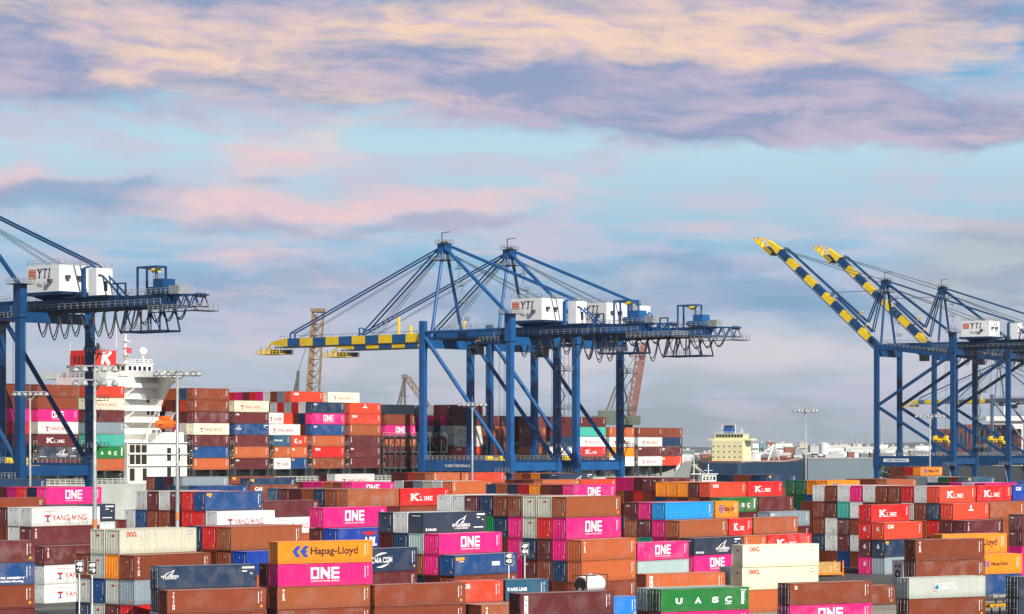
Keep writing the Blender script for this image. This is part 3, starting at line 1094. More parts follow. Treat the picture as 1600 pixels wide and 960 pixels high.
def endmark_mesh(H, kind):
    key = ('endmark', H, kind)
    if key in MESH: return MESH[key]
    mb = MB()
    if kind == 'rib':
        mb.box(.018, .03, .30, .345, H * .35, H * .86, M_WHITE)
        mb.box(.018, .03, 1.2, 1.32, H * .70, H * .74, M_WHITE)
        mb.box(.018, .03, .52, .62, H * .14, H * .19, M_WHITE)
    elif kind == 'ribtex':
        mb.box(.018, .03, .30, .345, H * .35, H * .86, M_WHITE)
        vs, fs, w = glyphs('tex', .34, .02)
        label_mesh(mb, vs, fs, (.018, W_ - .35, H * .74), (0, -1, 0), (0, 0, 1), M_WHITE)
    elif kind == 'ribred':
        mb.box(.018, .03, .30, .345, H * .35, H * .86, M_WHITE)
        mb.box(.018, .03, .9, 1.4, H * .72, H * .79, M_RED)
    elif kind == 'riby':
        mb.box(.018, .03, .30, .345, H * .35, H * .86, M_WHITE)
        mb.box(.017, .03, .45, .68, H * .13, H * .23, M_YEL)
        mb.box(.018, .03, 1.2, 1.3, H * .72, H * .76, M_WHITE)
    elif kind == 'bars':
        mb.box(.018, .03, .5, 1.9, H * .83, H * .87, M_WHITE)
    elif kind == 'six':
        mb.box(.018, .03, .30, .345, H * .35, H * .86, M_WHITE)
        vs, fs, w = glyphs('6', .75, .03)
        label_mesh(mb, vs, fs, (.018, W_ * .62, H * .5), (0, -1, 0), (0, 0, 1), M_WHITE)
        mb.box(.017, .03, .45, .68, H * .13, H * .23, M_YEL)
    elif kind == 'reefer':
        for i, z in enumerate((.86, .83, .80)):
            mb.box(.012, .03, W_ - .85, W_ - .6, H * z, H * (z + .016), M_BLACK)
        mb.box(.012, .03, .75, .85, H * .8, H * .86, M_BLACK)
        mb.box(.012, .03, .62, .78, H * .20, H * .32, mat('reefer_green_tag', (.35, .36, .04, 1)))
    elif kind == 'reeferunit':
        mb.box(.010, .03, .3, W_ - .3, H * .45, H * .9, M_STEEL)
        for yy in (.85, 1.6):
            mb.tube((.0, yy, H * .72), (.02, yy, H * .72), .22, 14, m=M_BLACK)
        mb.tube((-.012, 1.22, H * .33), (.02, 1.22, H * .33), .62, 20, m=M_BLACK)
        mb.tube((-.024, 1.22, H * .33), (.0, 1.22, H * .33), .25, 12, m=M_STEEL)
    return to_mesh(mb, 'end_marking', key)


def bar_mesh(H, k):
    key = ('bars', H, k)
    if key in MESH: return MESH[key]
    mb = MB()
    y = (.30, .85, 1.59, 2.14)[k]
    mb.tube((-.012, y, .12), (-.012, y, H - .12), .034, 6, m=M_STEEL)
    for z in (.35, .95, 1.6, H - .5):
        mb.box(-.05, .03, y - .08, y + .08, z - .05, z + .05, M_STEEL)
    mb.box(-.06, -.03, y - .02, y + .42 if y < 1.3 else y + .04, 1.2, 1.26, M_STEEL)
    return to_mesh(mb, 'locking_bar', key)


def side_marks(brand, L, H):
    """returns {part name: mesh} of painted lettering that follows the corrugated side"""
    key = ('marks', brand, L, H)
    if key in MESH: return MESH[key]
    parts = {}

    def add(part, vs, fs, x, z, m):
        mb = parts.setdefault(part, MB())
        mb.mesh([(a + x, -.0008 * ((i // 4) % 6), b + z) for i, (a, b) in enumerate(vs)], fs, m)

    def rect(part, x0, x1, z0, z1, m):
        add(part, [(0, 0), (x1 - x0, 0), (x1 - x0, z1 - z0), (0, z1 - z0)], [(0, 1, 2, 3)], x0, z0, m)

    def text(part, body, h, x, z, m, bold=.02, shear=0, width=None, centre=False, serif=False, **k):
        vs, fs, w = (stroke_letters(body, h, **k) if serif else glyphs(body, h, bold, shear))
        s = width / w if width else 1.0
        vs = [(a * s, b) for a, b in vs]
        if centre: x -= w * s / 2
        add(part, vs, fs, x, z, m)

    def poly(part, pts, m):
        add(part, pts, [tuple(range(len(pts)))], 0, 0, m)
    W, K, RD, BL = M_WHITE, M_BLACK, M_RED, M_BLUE
    e = L - .3
    if brand not in ('LBLN', 'NYK', 'NYKS', 'NYKb'):
        # tare / code columns beside the right hand corner post
        if brand not in ('OOCL', 'YM'):
            rect('code_marking', e - .70, e - .63, H * .33, H * .84, W)
            for i, z in enumerate((.82, .77, .72, .60, .50, .42)):
                rect('code_marking', e - .36, e - .24, H * z, H * (z + .03), W)
            if brand in ('ID', 'CMA', 'TRI', 'LBL'):
                rect('placard', e - .42, e - .15, H * .15, H * .25, M_YEL)
        else:
            for i, z in enumerate((.86, .74)):
                rect('code_marking', e - 1.2, e - .3, H * z, H * (z + .02), mat('grey_lettering', (.3, .3, .3, 1)))
    if brand == 'ONE':
        h, x0, z0, t = H * .52, L * .345, H * .32, .27
        w = L * .088
        for a, b, c, d in ((0, t, 0, h), (w - t, w, 0, h), (t, w - t, 0, t), (t, w - t, h - t, h)):
            rect('lettering', x0 + a, x0 + b, z0 + c, z0 + d, W)
        xn = x0 + w + .17
        wn = L * .10
        rect('lettering', xn, xn + t, z0, z0 + h, W)
        rect('lettering', xn + wn - t, xn + wn, z0, z0 + h, W)
        add('lettering', [(t, h), (t, h - .62), (wn - t, 0), (wn - t, .62)], [(0, 1, 2, 3)], xn, z0, W)
        xe = xn + wn + .17
        we = L * .085
        rect('lettering', xe, xe + t, z0, z0 + h, W)
        for c in (0, h / 2 - t / 2, h - t): rect('lettering', xe + t, xe + we, z0 + c, z0 + c + t, W)
        text('sub_lettering', 'OCEAN NETWORK EXPRESS', .19, x0, H * .19, W, .012, width=xe + we - x0)
    elif brand == 'HL':
        for dx_ in (0, .082 * L):
            x = L * .15 + dx_
            poly('emblem', [(x + .045 * L, H * .80), (x + .094 * L, H * .80), (x + .051 * L, H * .55), (x + .09 * L, H * .30), (x + .041 * L, H * .30), (x, H * .56)], BL)
        rect('emblem', L * .28, L * .31, H * .50, H * .58, BL)
        text('lettering', 'Hapag-Lloyd', H * .32, L * .345, H * .42, K, .018, width=L * .50)
    elif brand == 'HLS':
        for dx_ in (0, .045 * L):
            x = L * .40 + dx_
            poly('emblem', [(x + .025 * L, H * .66), (x + .052 * L, H * .66), (x + .028 * L, H * .53), (x + .05 * L, H * .38), (x + .022 * L, H * .38), (x, H * .53)], BL)
        text('lettering', 'Hapag-Lloyd', H * .17, L * .51, H * .46, K, .02, width=L * .27)
    elif brand == 'YM':
        x = L * .19
        poly('emblem', [(x, H * .60), (x + 1.0, H * .60), (x + 1.0, H * .50), (x + .72, H * .50), (x + .72, H * .48), (x + .28, H * .48), (x + .28, H * .50), (x, H * .50)], RD)
        poly('emblem', [(x + .34, H * .48), (x + .66, H * .48), (x + .6, H * .36), (x + .72, H * .28), (x + .28, H * .28), (x + .4, H * .36)], BL)
        rect('emblem', x, x + 1.0, H * .24, H * .275, RD)
        text('lettering', 'YANG MING', H * .30, x + 1.35, H * .30, RD, .004, width=L * .50)
        rect('sub_lettering', x, x + 2.4, H * .80, H * .815, RD)
    elif brand == 'KL':
        k = 1.0 if L > 8 else .62
        text('lettering', 'K', H * .40, L * .22, H * .30, W, serif=True, w=.9, t=.24, width=L * .15)
        text('lettering', 'LINE', H * .24, L * .40, H * .30, W, serif=True, w=1.0, t=.22, width=L * .27)
        rect('lettering', L * .205, L * .26, H * .685, H * .70, W)
        rect('lettering', L * .30, L * .385, H * .685, H * .70, W)
    elif brand == 'OOCL':
        text('lettering', 'OOCL', H * .18, L * .09, H * .72, RD, .035, width=L * .135)
        add('lettering', [(.1 * cos(k), .1 * sin(k)) for k in [i * pi / 4 for i in range(8)]], [tuple(range(8))], L * .146, H * .81, M_YEL)
    elif brand == 'TRI':
        for i, ch in enumerate('TRITON'):
            text('lettering', ch, H * .105, .78, H * (.80 - .128 * i), W, .035, centre=True)
    elif brand == 'TEXV':
        for i, ch in enumerate('tex'):
            text('lettering', ch.upper(), H * .13, .78, H * (.74 - .165 * i), W, .045, centre=True)
        rect('lettering', .70, .86, H * .84, H * .90, W)
    elif brand in ('NYK', 'NYKS', 'NYKb'):
        big = brand == 'NYK'
        cx, cz, s = (L * .60, H * .40, 1.0) if big else (L * .115, H * .58, .62)
        pts = [(-1.15, .10), (-.55, .62), (.35, .95), (1.0, 1.38), (.78, .95), (.62, .60), (.2, .52), (.55, .72), (.62, .88), (.05, .74), (-.45, .50), (-.75, .16)]
        poly('emblem', [(cx + a * s, cz + b * s * (H / 2.59) * .82) for a, b in pts], W)
        poly('emblem', [(cx + (.15 + a) * s, cz + b * s) for a, b in [(-.4, .12), (.3, .42), (.5, .3), (.15, .1)]], W)
        text('lettering', 'NYK LOGISTICS', .36 * s, cx, cz - .32 * s, W, .045, centre=True, width=3.4 * s)
        text('lettering', '& MEGACARRIER', .2 * s, cx, cz - .62 * s, W, .03, centre=True, width=2.7 * s)
        rect('lettering', L * .85, L * .975, H * .82, H * .90, W)
        rect('lettering', L * .85, L * .90, H * .68, H * .73, W)
        rect('lettering', L * .935, L * .955, H * .57, H * .62, W)
        if big:
            text('lettering', 'NYK LINE', .26, L * .075, H * .12, W, .05, width=1.6)
            rect('lettering', L * .04, L * .06, H * .12, H * .24, W)
            rect('lettering', L * .80, L * .95, H * .20, H * .25, W)
    elif brand == 'NYKL':
        text('lettering', 'NYK LINE', .36, L * .12, H * .48, W, .05, width=2.3)
        rect('lettering', L * .05, L * .09, H * .48, H * .64, W)
    elif brand == 'UASC':
        for ch, fx in (('U', .205), ('A', .42), ('S', .615), ('C', .765)):
            text('lettering', ch, H * .235, L * fx, H * .36, W, .055, centre=True, width=L * .075)
        rect('lettering', L * .725, L * .80, H * .27, H * .305, W)
        rect('panel', L * .915, L * .945, H * .25, H * .82, W)
        rect('panel', L * .90, L * .975, H * .87, H * .90, W)
    elif brand == 'APL':
        cx = L * .50
        poly('emblem', [(cx - 1.5, H * .84), (cx - .7, H * .79), (cx - .3, H * .83), (cx + .3, H * .83), (cx + .7, H * .79), (cx + 1.5, H * .84), (cx + 1.1, H * .68), (cx + .35, H * .66), (cx, H * .58), (cx - .35, H * .66), (cx - 1.1, H * .68)], RD)
        text('lettering', 'APL', H * .40, cx, H * .14, W, .05, shear=.15, centre=True, width=2.9)
    elif brand == 'CMA':
        text('lettering', 'CMA CGM', H * .23, L * .46, H * .40, W, .03, centre=True, width=L * .31)
        for sgn, cz in ((1, .40), (-1, .62)):
            pts = []
            for k in range(13):
                a = radians(35 + 75 * k / 12)
                pts.append((L * .46 - sgn * (cos(a) * 2.0 - .3), H * cz + sgn * (sin(a) * 1.25)))
            for k in range(12, -1, -1):
                a = radians(35 + 75 * k / 12)
                w = .22 * sin(pi * k / 12) + .02
                pts.append((L * .46 - sgn * (cos(a) * (2.0 - w) - .3), H * cz + sgn * (sin(a) * (1.25 - w))))
            poly('emblem', pts, W)
    elif brand == 'MOL':
        cx, cz = L * .36, H * .52
        for r_, m_, off in ((.62, mat('emblem_orange', (.75, .22, .08, 1)), 0), (.53, W, .05), (.44, mat('emblem_pale_blue', (.25, .55, .75, 1)), .0)):
            add('emblem', [(r_ * cos(i * pi / 10), r_ * sin(i * pi / 10)) for i in range(20)], [tuple(range(20))], cx + off, cz + off * .5, m_)
        poly('emblem', [(cx - .35, cz - .05), (cx + .1, cz + .30), (cx + .3, cz + .05), (cx + .05, cz - .32)], mat('emblem_teal', (.02, .16, .16, 1)))
        text('lettering', 'MOL', H * .33, L * .43, H * .40, W, serif=True, w=.95, t=.18, width=L * .21)
    elif brand == 'CAI':
        text('lettering', 'CAI', H * .20, L * .09, H * .66, W, .055, width=L * .15)
    elif brand == 'CAIS':
        rect('emblem', .72, 1.10, H * .72, H * .88, W)
        poly('emblem', [(.80, H * .74), (1.02, H * .84), (.95, H * .86), (.76, H * .80)], M_BLACK)
    elif brand in ('GVC', 'GVC2'):
        rect('panel', .52, 1.02, H * .05, H * .90, W)
        for i, ch in enumerate('GVC'):
            text('lettering', ch, H * .15, .77, H * (.68 - .27 * i), mat('grey_green_lettering', (.10, .14, .12, 1)), .015, centre=True)
    elif brand == 'ECO':
        text('lettering', 'eco container', .30, L - 1.6, H * .27, W, .05, width=None, centre=False) if False else None
        vs, fs, w = glyphs('eco container', .30, .045)
        add('lettering', [(a * 3.2 / w, b) for a, b in vs], fs, L - 4.4, H * .28, W)
        vs, fs, w = glyphs('bamboo flooring', .24, .04)
        add('lettering', [(a * 2.8 / w, b) for a, b in vs], fs, L - 4.2, H * .13, W)
    elif brand == 'LBL':
        rect('placard', .38, 1.35, H * .80, H * .92, M_YEL)
        rect('placard', .48, .85, H * .73, H * .765, RD)
        rect('placard', .85, 1.25, H * .73, H * .765, W)
    elif brand == 'LBL4':
        rect('placard', .38, 2.0, H * .74, H * .88, M_YEL)
        rect('placard', .48, 1.0, H * .66, H * .70, RD)
        rect('placard', 1.0, 1.8, H * .66, H * .70, W)
        rect('lettering', L * .60, L * .72, H * .42, H * .62, W)
    elif brand == 'HS':
        cx = L * .5
        poly('emblem', [(cx - .25, H * .66), (cx - .1, H * .88), (cx + .15, H * .90), (cx + .3, H * .7), (cx + .1, H * .66)], W)
        rect('lettering', cx - .9, cx + .9, H * .54, H * .62, W)
    elif brand == 'LOGO':
        text('lettering', 'NYK', H * .14, L * .05, H * .72, W, .04)
    out = {}
    order = ['panel', 'emblem', 'placard', 'lettering', 'sub_lettering', 'code_marking']
    for name, mb in parts.items():
        bm = bmesh.new()
        vv = [bm.verts.new(p) for p in mb.v]
        lay = order.index(name)
        for f, m in zip(mb.f, mb.m):
            try: fc = bm.faces.new([vv[i] for i in f])
            except ValueError: continue
            fc.material_index = m
        xs = [p[0] for p in mb.v]
        for x in breaks(min(xs), max(xs), L):
            g = bm.verts[:] + bm.edges[:] + bm.faces[:]
            bmesh.ops.bisect_plane(bm, geom=g, plane_co=(x, 0, 0), plane_no=(1, 0, 0))
        for v in bm.verts:
            # later materials in one part sit a little prouder so that nothing overlaps in a plane
            mi_ = max((f.material_index for f in v.link_faces), default=0)
            v.co.y += prof(v.co.x, L) - .006 - .006 * lay - .005 * mi_
        me = bpy.data.meshes.new(name)
        bm.to_mesh(me)
        bm.free()
        for m in mb.mats: me.materials.append(m)
        out[name] = me
    MESH[key] = out
    return out


def flat_box(stk, P, th, L, H, col, marks=None, white=False):
    """one container of the far / hidden mass inside the single stack mesh"""
    u = Vector((cos(th), sin(th), 0))
    w = Vector((-sin(th), cos(th), 0))
    k = R.uniform(.85, 1.1)
    c = tuple(min(1, v * k) for v in col)

    def q(x, y, z): return P + u * x + w * y + Vector((0, 0, z))
    e, t = .06, .16
    n = len(stk['v'])
    quads = []
    # outer shell, slightly inset walls framed by posts and rails on the two seen sides and the top
    quads.append([q(.02, .02, H), q(L - .02, .02, H), q(L - .02, W_ - .02, H), q(.02, W_ - .02, H)])
    for (a, b) in (((0, 0), (L, 0)), ((L, 0), (L, W_)), ((L, W_), (0, W_)), ((0, W_), (0, 0))):
        d = Vector((b[0] - a[0], b[1] - a[1]))
        ln = d.length
        d /= ln
        nin = Vector((-d.y, d.x))

        def s(m, z, i):
            pp = Vector(a) + d * m + nin * i
            return q(pp.x, pp.y, z)
        quads.append([s(0, .02, 0), s(t, .02, 0), s(t, H, 0), s(0, H, 0)])
        quads.append([s(ln - t, .02, 0), s(ln, .02, 0), s(ln, H, 0), s(ln - t, H, 0)])
        quads.append([s(t, .02, 0), s(ln - t, .02, 0), s(ln - t, t, 0), s(t, t, 0)])
        quads.append([s(t, H - t, 0), s(ln - t, H - t, 0), s(ln - t, H, 0), s(t, H, 0)])
        nb = 14 if ln > 3 else 5
        st = (ln - 2 * t) / nb
        for k_ in range(nb):
            m0 = t + k_ * st
            quads.append([s(m0, t, e), s(m0 + st * .55, t, e), s(m0 + st * .55, H - t, e), s(m0, H - t, e)])
            quads.append([s(m0 + st * .55, t, e + .05), s(m0 + st, t, e + .05), s(m0 + st, H - t, e + .05), s(m0 + st * .55, H - t, e + .05)])
    for qd in quads:
        m = len(stk['v'])
        stk['v'] += [tuple(p) for p in qd]
        stk['f'].append((m, m + 1, m + 2, m + 3))
        stk['c'].append(c)
        stk['m'].append(M_STACKP)
    for nm, me in (marks or {}).items():
        m = len(stk['v'])
        stk['v'] += [tuple(q(v.co.x, v.co.y - .03, v.co.z)) for v in me.vertices]
        for p in me.polygons:
            stk['f'].append(tuple(m + i for i in p.vertices))
            stk['c'].append(c)
            stk['m'].append(me.materials[p.material_index])


STACK = {'v': [], 'f': [], 'c': [], 'm': []}
STUFF_IDS = set('''s15.1.0 34.4.0 27.4.0 38.2.0 27.3.0 38.3.0 50.1.0 52.10.4 s13.1.0 s0.1.0 25.3.1 34.5.0 61.2.0 s15.2.0 38.4.0 39.1.4 20.3.1 52.12.0 s0.0.0 s0.2.0 s1.6.0 34.1.0 34.7.0 66.3.0 s0.3.0 22.0.0 48.0.1 34.6.0 39.6.1 s11.2.0 s13.0.0 24.2.1 s0.4.0 34.2.0 38.2.1 38.3.1 39.5.2 50.2.1 59.0.0 66.4.0 s15.3.0 39.4.3 42.1.2 46.0.1 s13.2.0 52.4.1 66.1.0 38.1.1 61.1.0 31.3.0 31.2.0 31.4.0 57.2.0 31.1.0 33.3.0 33.5.0 30.1.0 43.1.1 38.4.1 52.11.4 53.0.0 s11.3.0 29.4.0 51.1.0 33.4.0 57.1.0 60.1.0 60.2.0 60.3.0 60.5.0 43.3.2 58.4.0 13.1.1 27.0.1 33.1.0 37.1.0 s14.4.0 29.5.0 33.2.0 50.3.1 63.2.0 42.2.3 26.0.2 60.4.0 63.1.0 37.2.0 37.3.0 37.4.0 57.3.0 59.2.0 29.1.0 43.2.2 s0.5.0 s13.3.0 29.2.0 51.2.0 58.1.0 58.2.0 58.3.0 59.1.0 59.3.0 29.3.0 59.4.0 s10.5.0 35.2.0 38.0.1 52.12.1 35.1.0 35.3.0 52.7.1 58.5.0 14.0.1 4.2.1 s12.4.0 29.6.0 51.3.0 58.7.0 52.5.1 52.6.1 52.12.2 38.5.0 58.6.0 61.3.1 61.2.1 69.0.0 38.5.1 61.1.1 s11.4.0 s13.4.0 f1.2 27.1.1 33.0.1 54.1.0 61.0.1 s0.6.0 f1.0 f1.1 f1.3'''.split())
BOXES = []        # footprints, for checking
COUNT = [0]
GROUP = 'stacked shipping containers'


def container(P, th, L, H, code, label, cid, seen_side=True):
    col, brand, door, six = code['col'], code['brand'], code['door'], code['six']
    rgb = COLS[col][0]
    if cid in STUFF_IDS:
        flat_box(STACK, Vector(P), th, L, H, rgb, side_marks(brand or 'ID', L, H) if seen_side and brand else None)
        return None
    k = R.uniform(.88, 1.10)
    oc = tuple(min(1.0, v * k) for v in rgb) + (1.0,)
    o = link('shipping_container', body_mesh(L, H), None, P, th)
    tag(o, label, 'shipping container', GROUP)
    o['cid'] = cid
    o.color = oc
    kind = 'door' if door else ('reefer' if col == 'wh' and brand in (None, 'YM', 'REEF') else 'rib')
    ch = [('frame', frame_mesh(L, H)), ('door' if door else 'end_wall', end_mesh(H, kind))]
    e = None
    for n, me in ch:
        e = link(n, me, o)
        e.color = oc
    if door:
        for k in range(4): link('locking_bar', bar_mesh(H, k), e)
    else:
        if brand == 'REEF': ek = 'reeferunit'
        elif kind == 'reefer': ek = 'reefer'
        elif six: ek = 'six'
        elif brand == 'NYK': ek = 'bars'
        elif col in ('oc', 'cr', 'wg'): ek = 'ribred'
        else:
            hsh = sum(ord(c_) for c_ in cid) % 7
            ek = 'ribtex' if (col == 'mr' and hsh < 3) else ('riby' if hsh in (3, 5) else 'rib')
        link('end_marking', endmark_mesh(H, ek), e)
    if seen_side and brand != 'REEF':
        for n, me in side_marks(brand or 'ID', L, H).items():
            link(n, me, o)
    if six and seen_side is False: pass
    return o


TH = {'A': radians(30.5), 'B': radians(50.0)}
ORD = ['top', 'second down', 'third down', 'fourth down', 'fifth down', 'sixth down', 'seventh down']
NTH = ['corner stack', 'second stack', 'third stack', 'fourth stack', 'fifth stack', 'sixth stack', 'seventh stack', 'eighth stack',
       'ninth stack', 'tenth stack', 'eleventh stack', 'twelfth stack', 'thirteenth stack', 'fourteenth stack']
FILL = ['br', 'mr', 'bn', 'br', 'nv', 'og', 'gy', 'mr', 'pk', 'bl', 'wh']
ROWN = [0]


def parse(tok):
    d = dict(col=None, brand=None, door=False, six=False, L=L40)
    if tok.endswith('#'): d['six'] = True; tok = tok[:-1]
    if tok.endswith('!'): d['door'] = True; tok = tok[:-1]
    if tok.endswith('~20'): d['L'] = L20; tok = tok[:-3]
    if ':' in tok: tok, d['brand'] = tok.split(':')
    d['col'] = tok
    return d


class Row:
    """side by side stacks: stack 0 stands at the corner and shows its long side, the others run back to the left"""

    def __init__(s, lm, cls, ref, x, y, h, lanes, P0=None):
        s.lm, s.cls, s.th, s.h = lm, cls, TH[cls], h
        s.u = Vector((cos(s.th), sin(s.th), 0))
        s.w = Vector((-sin(s.th), cos(s.th), 0))
        if P0 is None:
            toks = [parse(t) for t in lanes[0].split()]
            n = len(toks)
            P = gp(x, y, n * (h + .012))
            P.z = 0
            if ref == 'R': P = P - s.u * toks[0]['L']
            P0 = P
        s.P0 = P0
        s.id = ROWN[0]
        ROWN[0] += 1
        s.put(lanes)

    def put(s, lanes):
        for i, ln in enumerate(lanes):
            if not ln: continue
            toks = [parse(t) for t in ln.split()]
            n = len(toks)
            base = s.P0 + s.w * (i * 2.62)
            BOXES.append((s.lm, i, base.copy(), s.th, max(t['L'] for t in toks)))
            for t, d in enumerate(toks):
                z = (n - 1 - t) * (s.h + .012)
                P = Vector((base.x, base.y, z))
                # stacks are never perfectly true
                P += s.u * R.uniform(-.06, .06) + s.w * R.uniform(-.03, .03)
                cid = '%d.%d.%d' % (s.id, i, t)
                if d['brand'] in ('TANK', 'FLAT'):
                    (tank_container if d['brand'] == 'TANK' else flat_rack)(P, s.th, s.h)
                    continue
                if d['col'] == 'x':
                    flat_box(STACK, P, s.th, d['L'], s.h, COLS[R.choice(FILL)][0])
                    continue
                cn = COLS[d['col']][1]
                shown = i == 0 or (i > 0 and t < 2)
                bt = BRANDTXT.get(d['brand'])
                lab = '%s container%s, %s of %s, %s' % (cn, ' ' + bt if bt else '', ORD[t].replace(' down', ''), NTH[i], s.lm)
                if not bt:
                    lab = '%s container, %s in %s of %s' % (cn, ORD[t], NTH[i], s.lm)
                container(P, s.th, d['L'], s.h, d, lab, cid, True)

    def bay(s, lm, off, lanes):
        """the next slot further along the length of the containers"""
        return Row(lm, s.cls, 'L', 0, 0, s.h, lanes, P0=s.P0 + s.u * off)


def tank_container(P, th, h):
    t = thing('tank_container', 'white cylindrical tank in a brown open frame behind the long maroon container', 'tank container', P, th)
    L = 4.4
    mb = MB()
    mt = mat('tank_frame_brown', (.20, .06, .035, 1), .5)
    for x in (.08, L - .08):
        for y in (.08, W_ - .08):
            mb.bar((x, y, 0), (x, y, h), .14, m=mt)
        for z in (.08, h - .08): mb.bar((x, 0, z), (x, W_, z), .14, m=mt)
    for y in (.08, W_ - .08):
        mb.bar((0, y, .08), (L, y, .08), .14, m=mt)
        mb.bar((.1, y, h - .06), (1.2, y, h - .06), .08, m=mt)
    mb.bar((L - .1, .1, .1), (L - .1, W_ - .1, h - .1), .08, m=mt)
    mb.build('frame', t)
    mb = MB()
    r = 1.08
    n = 28
    vs, fs = [], []
    pr = [(.25, .30), (.20, .75), (.26, .98), (.40, 1.07), (.6, r), (L - .6, r), (L - .4, 1.07), (L - .26, .98), (L - .2, .75), (L - .18, .3)]
    for x, rr in pr:
        for k in range(n):
            a = 2 * pi * k / n
            vs.append((x, W_ / 2 + rr * cos(a), h / 2 + .05 + rr * sin(a)))
    for i in range(len(pr) - 1):
        for k in range(n): fs.append((i * n + k, i * n + (k + 1) % n, (i + 1) * n + (k + 1) % n, (i + 1) * n + k))
    fs += [tuple(range(n))[::-1], tuple((len(pr) - 1) * n + k for k in range(n))]
    mb.mesh(vs, fs, M_CWHITE)
    mb.build('tank', t, smooth_=True)
    mb = MB()
    mb.tube((.12, W_ / 2, h / 2 + .05), (.21, W_ / 2, h / 2 + .05), .86, 24, m=M_DARK)
    mb.tube((.1, W_ / 2, h / 2 - .55), (.16, W_ / 2, h / 2 - .55), .25, 12, m=M_STEEL)
    mb.build('end_dish', t)
    mb = MB()
    mb.box(1.2, L - 1.0, .7, W_ - .7, h - .06, h - .02, M_GALV)
    mb.tube((L / 2, W_ / 2, h - .1), (L / 2, W_ / 2, h + .12), .3, 12, m=M_STEEL)
    mb.build('walkway', t)


def flat_rack(P, th, h):
    t = thing('flat_rack', 'orange flat rack with folded end walls on the open ground between stacks', 'flat rack', P, th)
    mt = M_YEL if False else mat('flat_rack_orange', (.78, .22, .012, 1), .5, 0, .2, 1.0)
    L = L40
    mb = MB()
    for y in (.1, W_ - .1): mb.box(0, L, y - .1, y + .1, .3, .62, mt)
    for k in range(12): mb.box(.4 + k * 1.0, .55 + k * 1.0, .2, W_ - .2, .34, .56, mt)
    mb.build('base', t)
    for x in (.08, L - .08):
        mb = MB()
        for y in (.12, W_ - .12): mb.box(x - .12, x + .12, y - .12, y + .12, 0, h, mt)
        mb.box(x - .06, x + .06, .25, W_ - .25, 1.35, 1.6, mt)
        mb.box(x - .05, x + .05, .25, W_ - .25, .62, 1.0, mt)
        mb.build('end_frame', t)
    wd = mat('timber_panel', (.50, .30, .10, 1), .8, 0, .2, 2.0)
    c = thing('timber_crate', 'long pale timber crate loaded on the orange flat rack', 'crate', P + Vector((cos(th) * .5, sin(th) * .5, .63)), th)
    mb = MB()
    mb.box(0, L - 1, .18, W_ - .18, 0, 1.75, wd)
    mb.build('box', c)
    mb = MB()
    for k in range(10):
        x = .3 + k * 1.16
        mb.box(x, x + .12, .15, .18, 0, 1.75, mat('timber_batten', (.42, .23, .07, 1), .8))
        mb.box(x, x + .12, .18, W_ - .18, 1.753, 1.78, mat('timber_batten', (.42, .23, .07, 1), .8))
    mb.build('battens', c)


# ---- the yard, row by row ------------------------------------------------------------------
S, HC = 2.591, 2.896
Row('leftmost front block', 'A', 'R', 55, 844, S, ['mr:ID bl:ECO br:ID x'])
Row('front block near left', 'A', 'L', 262, 923, S, ['br:TRI x', 'nv:NYKS! nv! x'])
F3 = Row('front block left of middle', 'A', 'L', 434, 847, S, ['or:HL pk:ONE bn:TEXV br', 'mr x x'])
Row('block touching orange lettered stack', 'A', 'R', 728, 910, S, ['br:ID br:ID'])
F4 = Row('low front block by middle', 'A', 'L', 752, 946, S, ['bn:TEXV', 'bn', 'ro:CAI~20 tb~20'])
F4.bay('beside the orange-red short one', 6.35, ['', '', 'tb:NYKL~20 x'])
Row('front block right of middle', 'A', 'L', 813, 928, S, ['mr:GVC x'])
Row('behind green front container', 'A', 'L', 1010, 897.5, S, ['og:GVC2 x'])
Row('front block with green container', 'A', 'L', 1032.5, 921.5, S, ['gn:UASC! pk:ONE!', 'lg! x'])
Row('cream pair block at right', 'A', 'L', 1160, 852, HC, ['cr:OOCL cr:OOCL og', 'wg x'])
Row('front block right of cream pair', 'A', 'L', 1234, 912, S, ['br:CAIS! pk:ONE!'])
Row('single box on open ground', 'A', 'R', 1398, 914, S, ['br:ID~20'])
Row('front right block', 'A', 'L', 1420.5, 903.5, S, ['wg:MOL! br:ID!'])
Row('block behind round-emblem container', 'A', 'L', 1431, 843.5, HC, ['br:TEXV br:ID! x', 'wh:REEF wh'])
Row('upper orange pair at right edge', 'A', 'R', 1573, 833, HC, ['or:HL or x'])
Row('lower orange pair at right edge', 'A', 'R', 1597, 865, HC, ['or:HLS bl:ID'])
Row('bottom right corner', 'A', 'L', 1592, 902, S, ['nd:ID! nd:ID!'])
Row('short block by tank', 'A', 'R', 998, 931.5, S, ['sx:ID~20'])
Row('tank', 'B', 'L', 917, 899, S, ['x:TANK~20 x~20'])
Row('rack', 'A', 'R', 1318, 876, S, ['x:FLAT'])

Row('left edge block', 'B', 'L', 69, 854, S, ['mr:TEXV wh:YM wh:YM', 'wh:YM mr:TEXV x x x', 'wh wh x x x', 'mr br x x x'])
Row('behind left edge block', 'B', 'R', 180, 787.3, S, ['nd:NYK x x x x'])
Row('low box beside left mast', 'B', 'R', 198, 812, S, ['mr x x x'])
A5 = Row('yellowish-white block by left mast', 'B', 'L', 210, 868, HC, ['br:TRI gy:ID rd', 'oc:OOCL or wg mr', 'oc wg bl wg', 'br wg nv'])
Row('block behind front slate-blue box', 'B', 'L', 385, 862, HC, ['rb:ID x x', 'bn:ID br x x', 'rd br x x', 'nv x x x'])
A7 = Row('row behind yellowish-white block', 'B', 'L', 339, 799.5, HC,
         ['wh:YM x x x', 'bl:LBL rd x x x', 'rd rd x x x', 'mr mr x x x', 'wh br x x x', 'mr br x x x', 'wh bl x x x', 'wh x x x'])
Row('pair left of pink lettered container', 'B', 'R', 499, 781, S, ['mr:ID wh:YM og x x'])
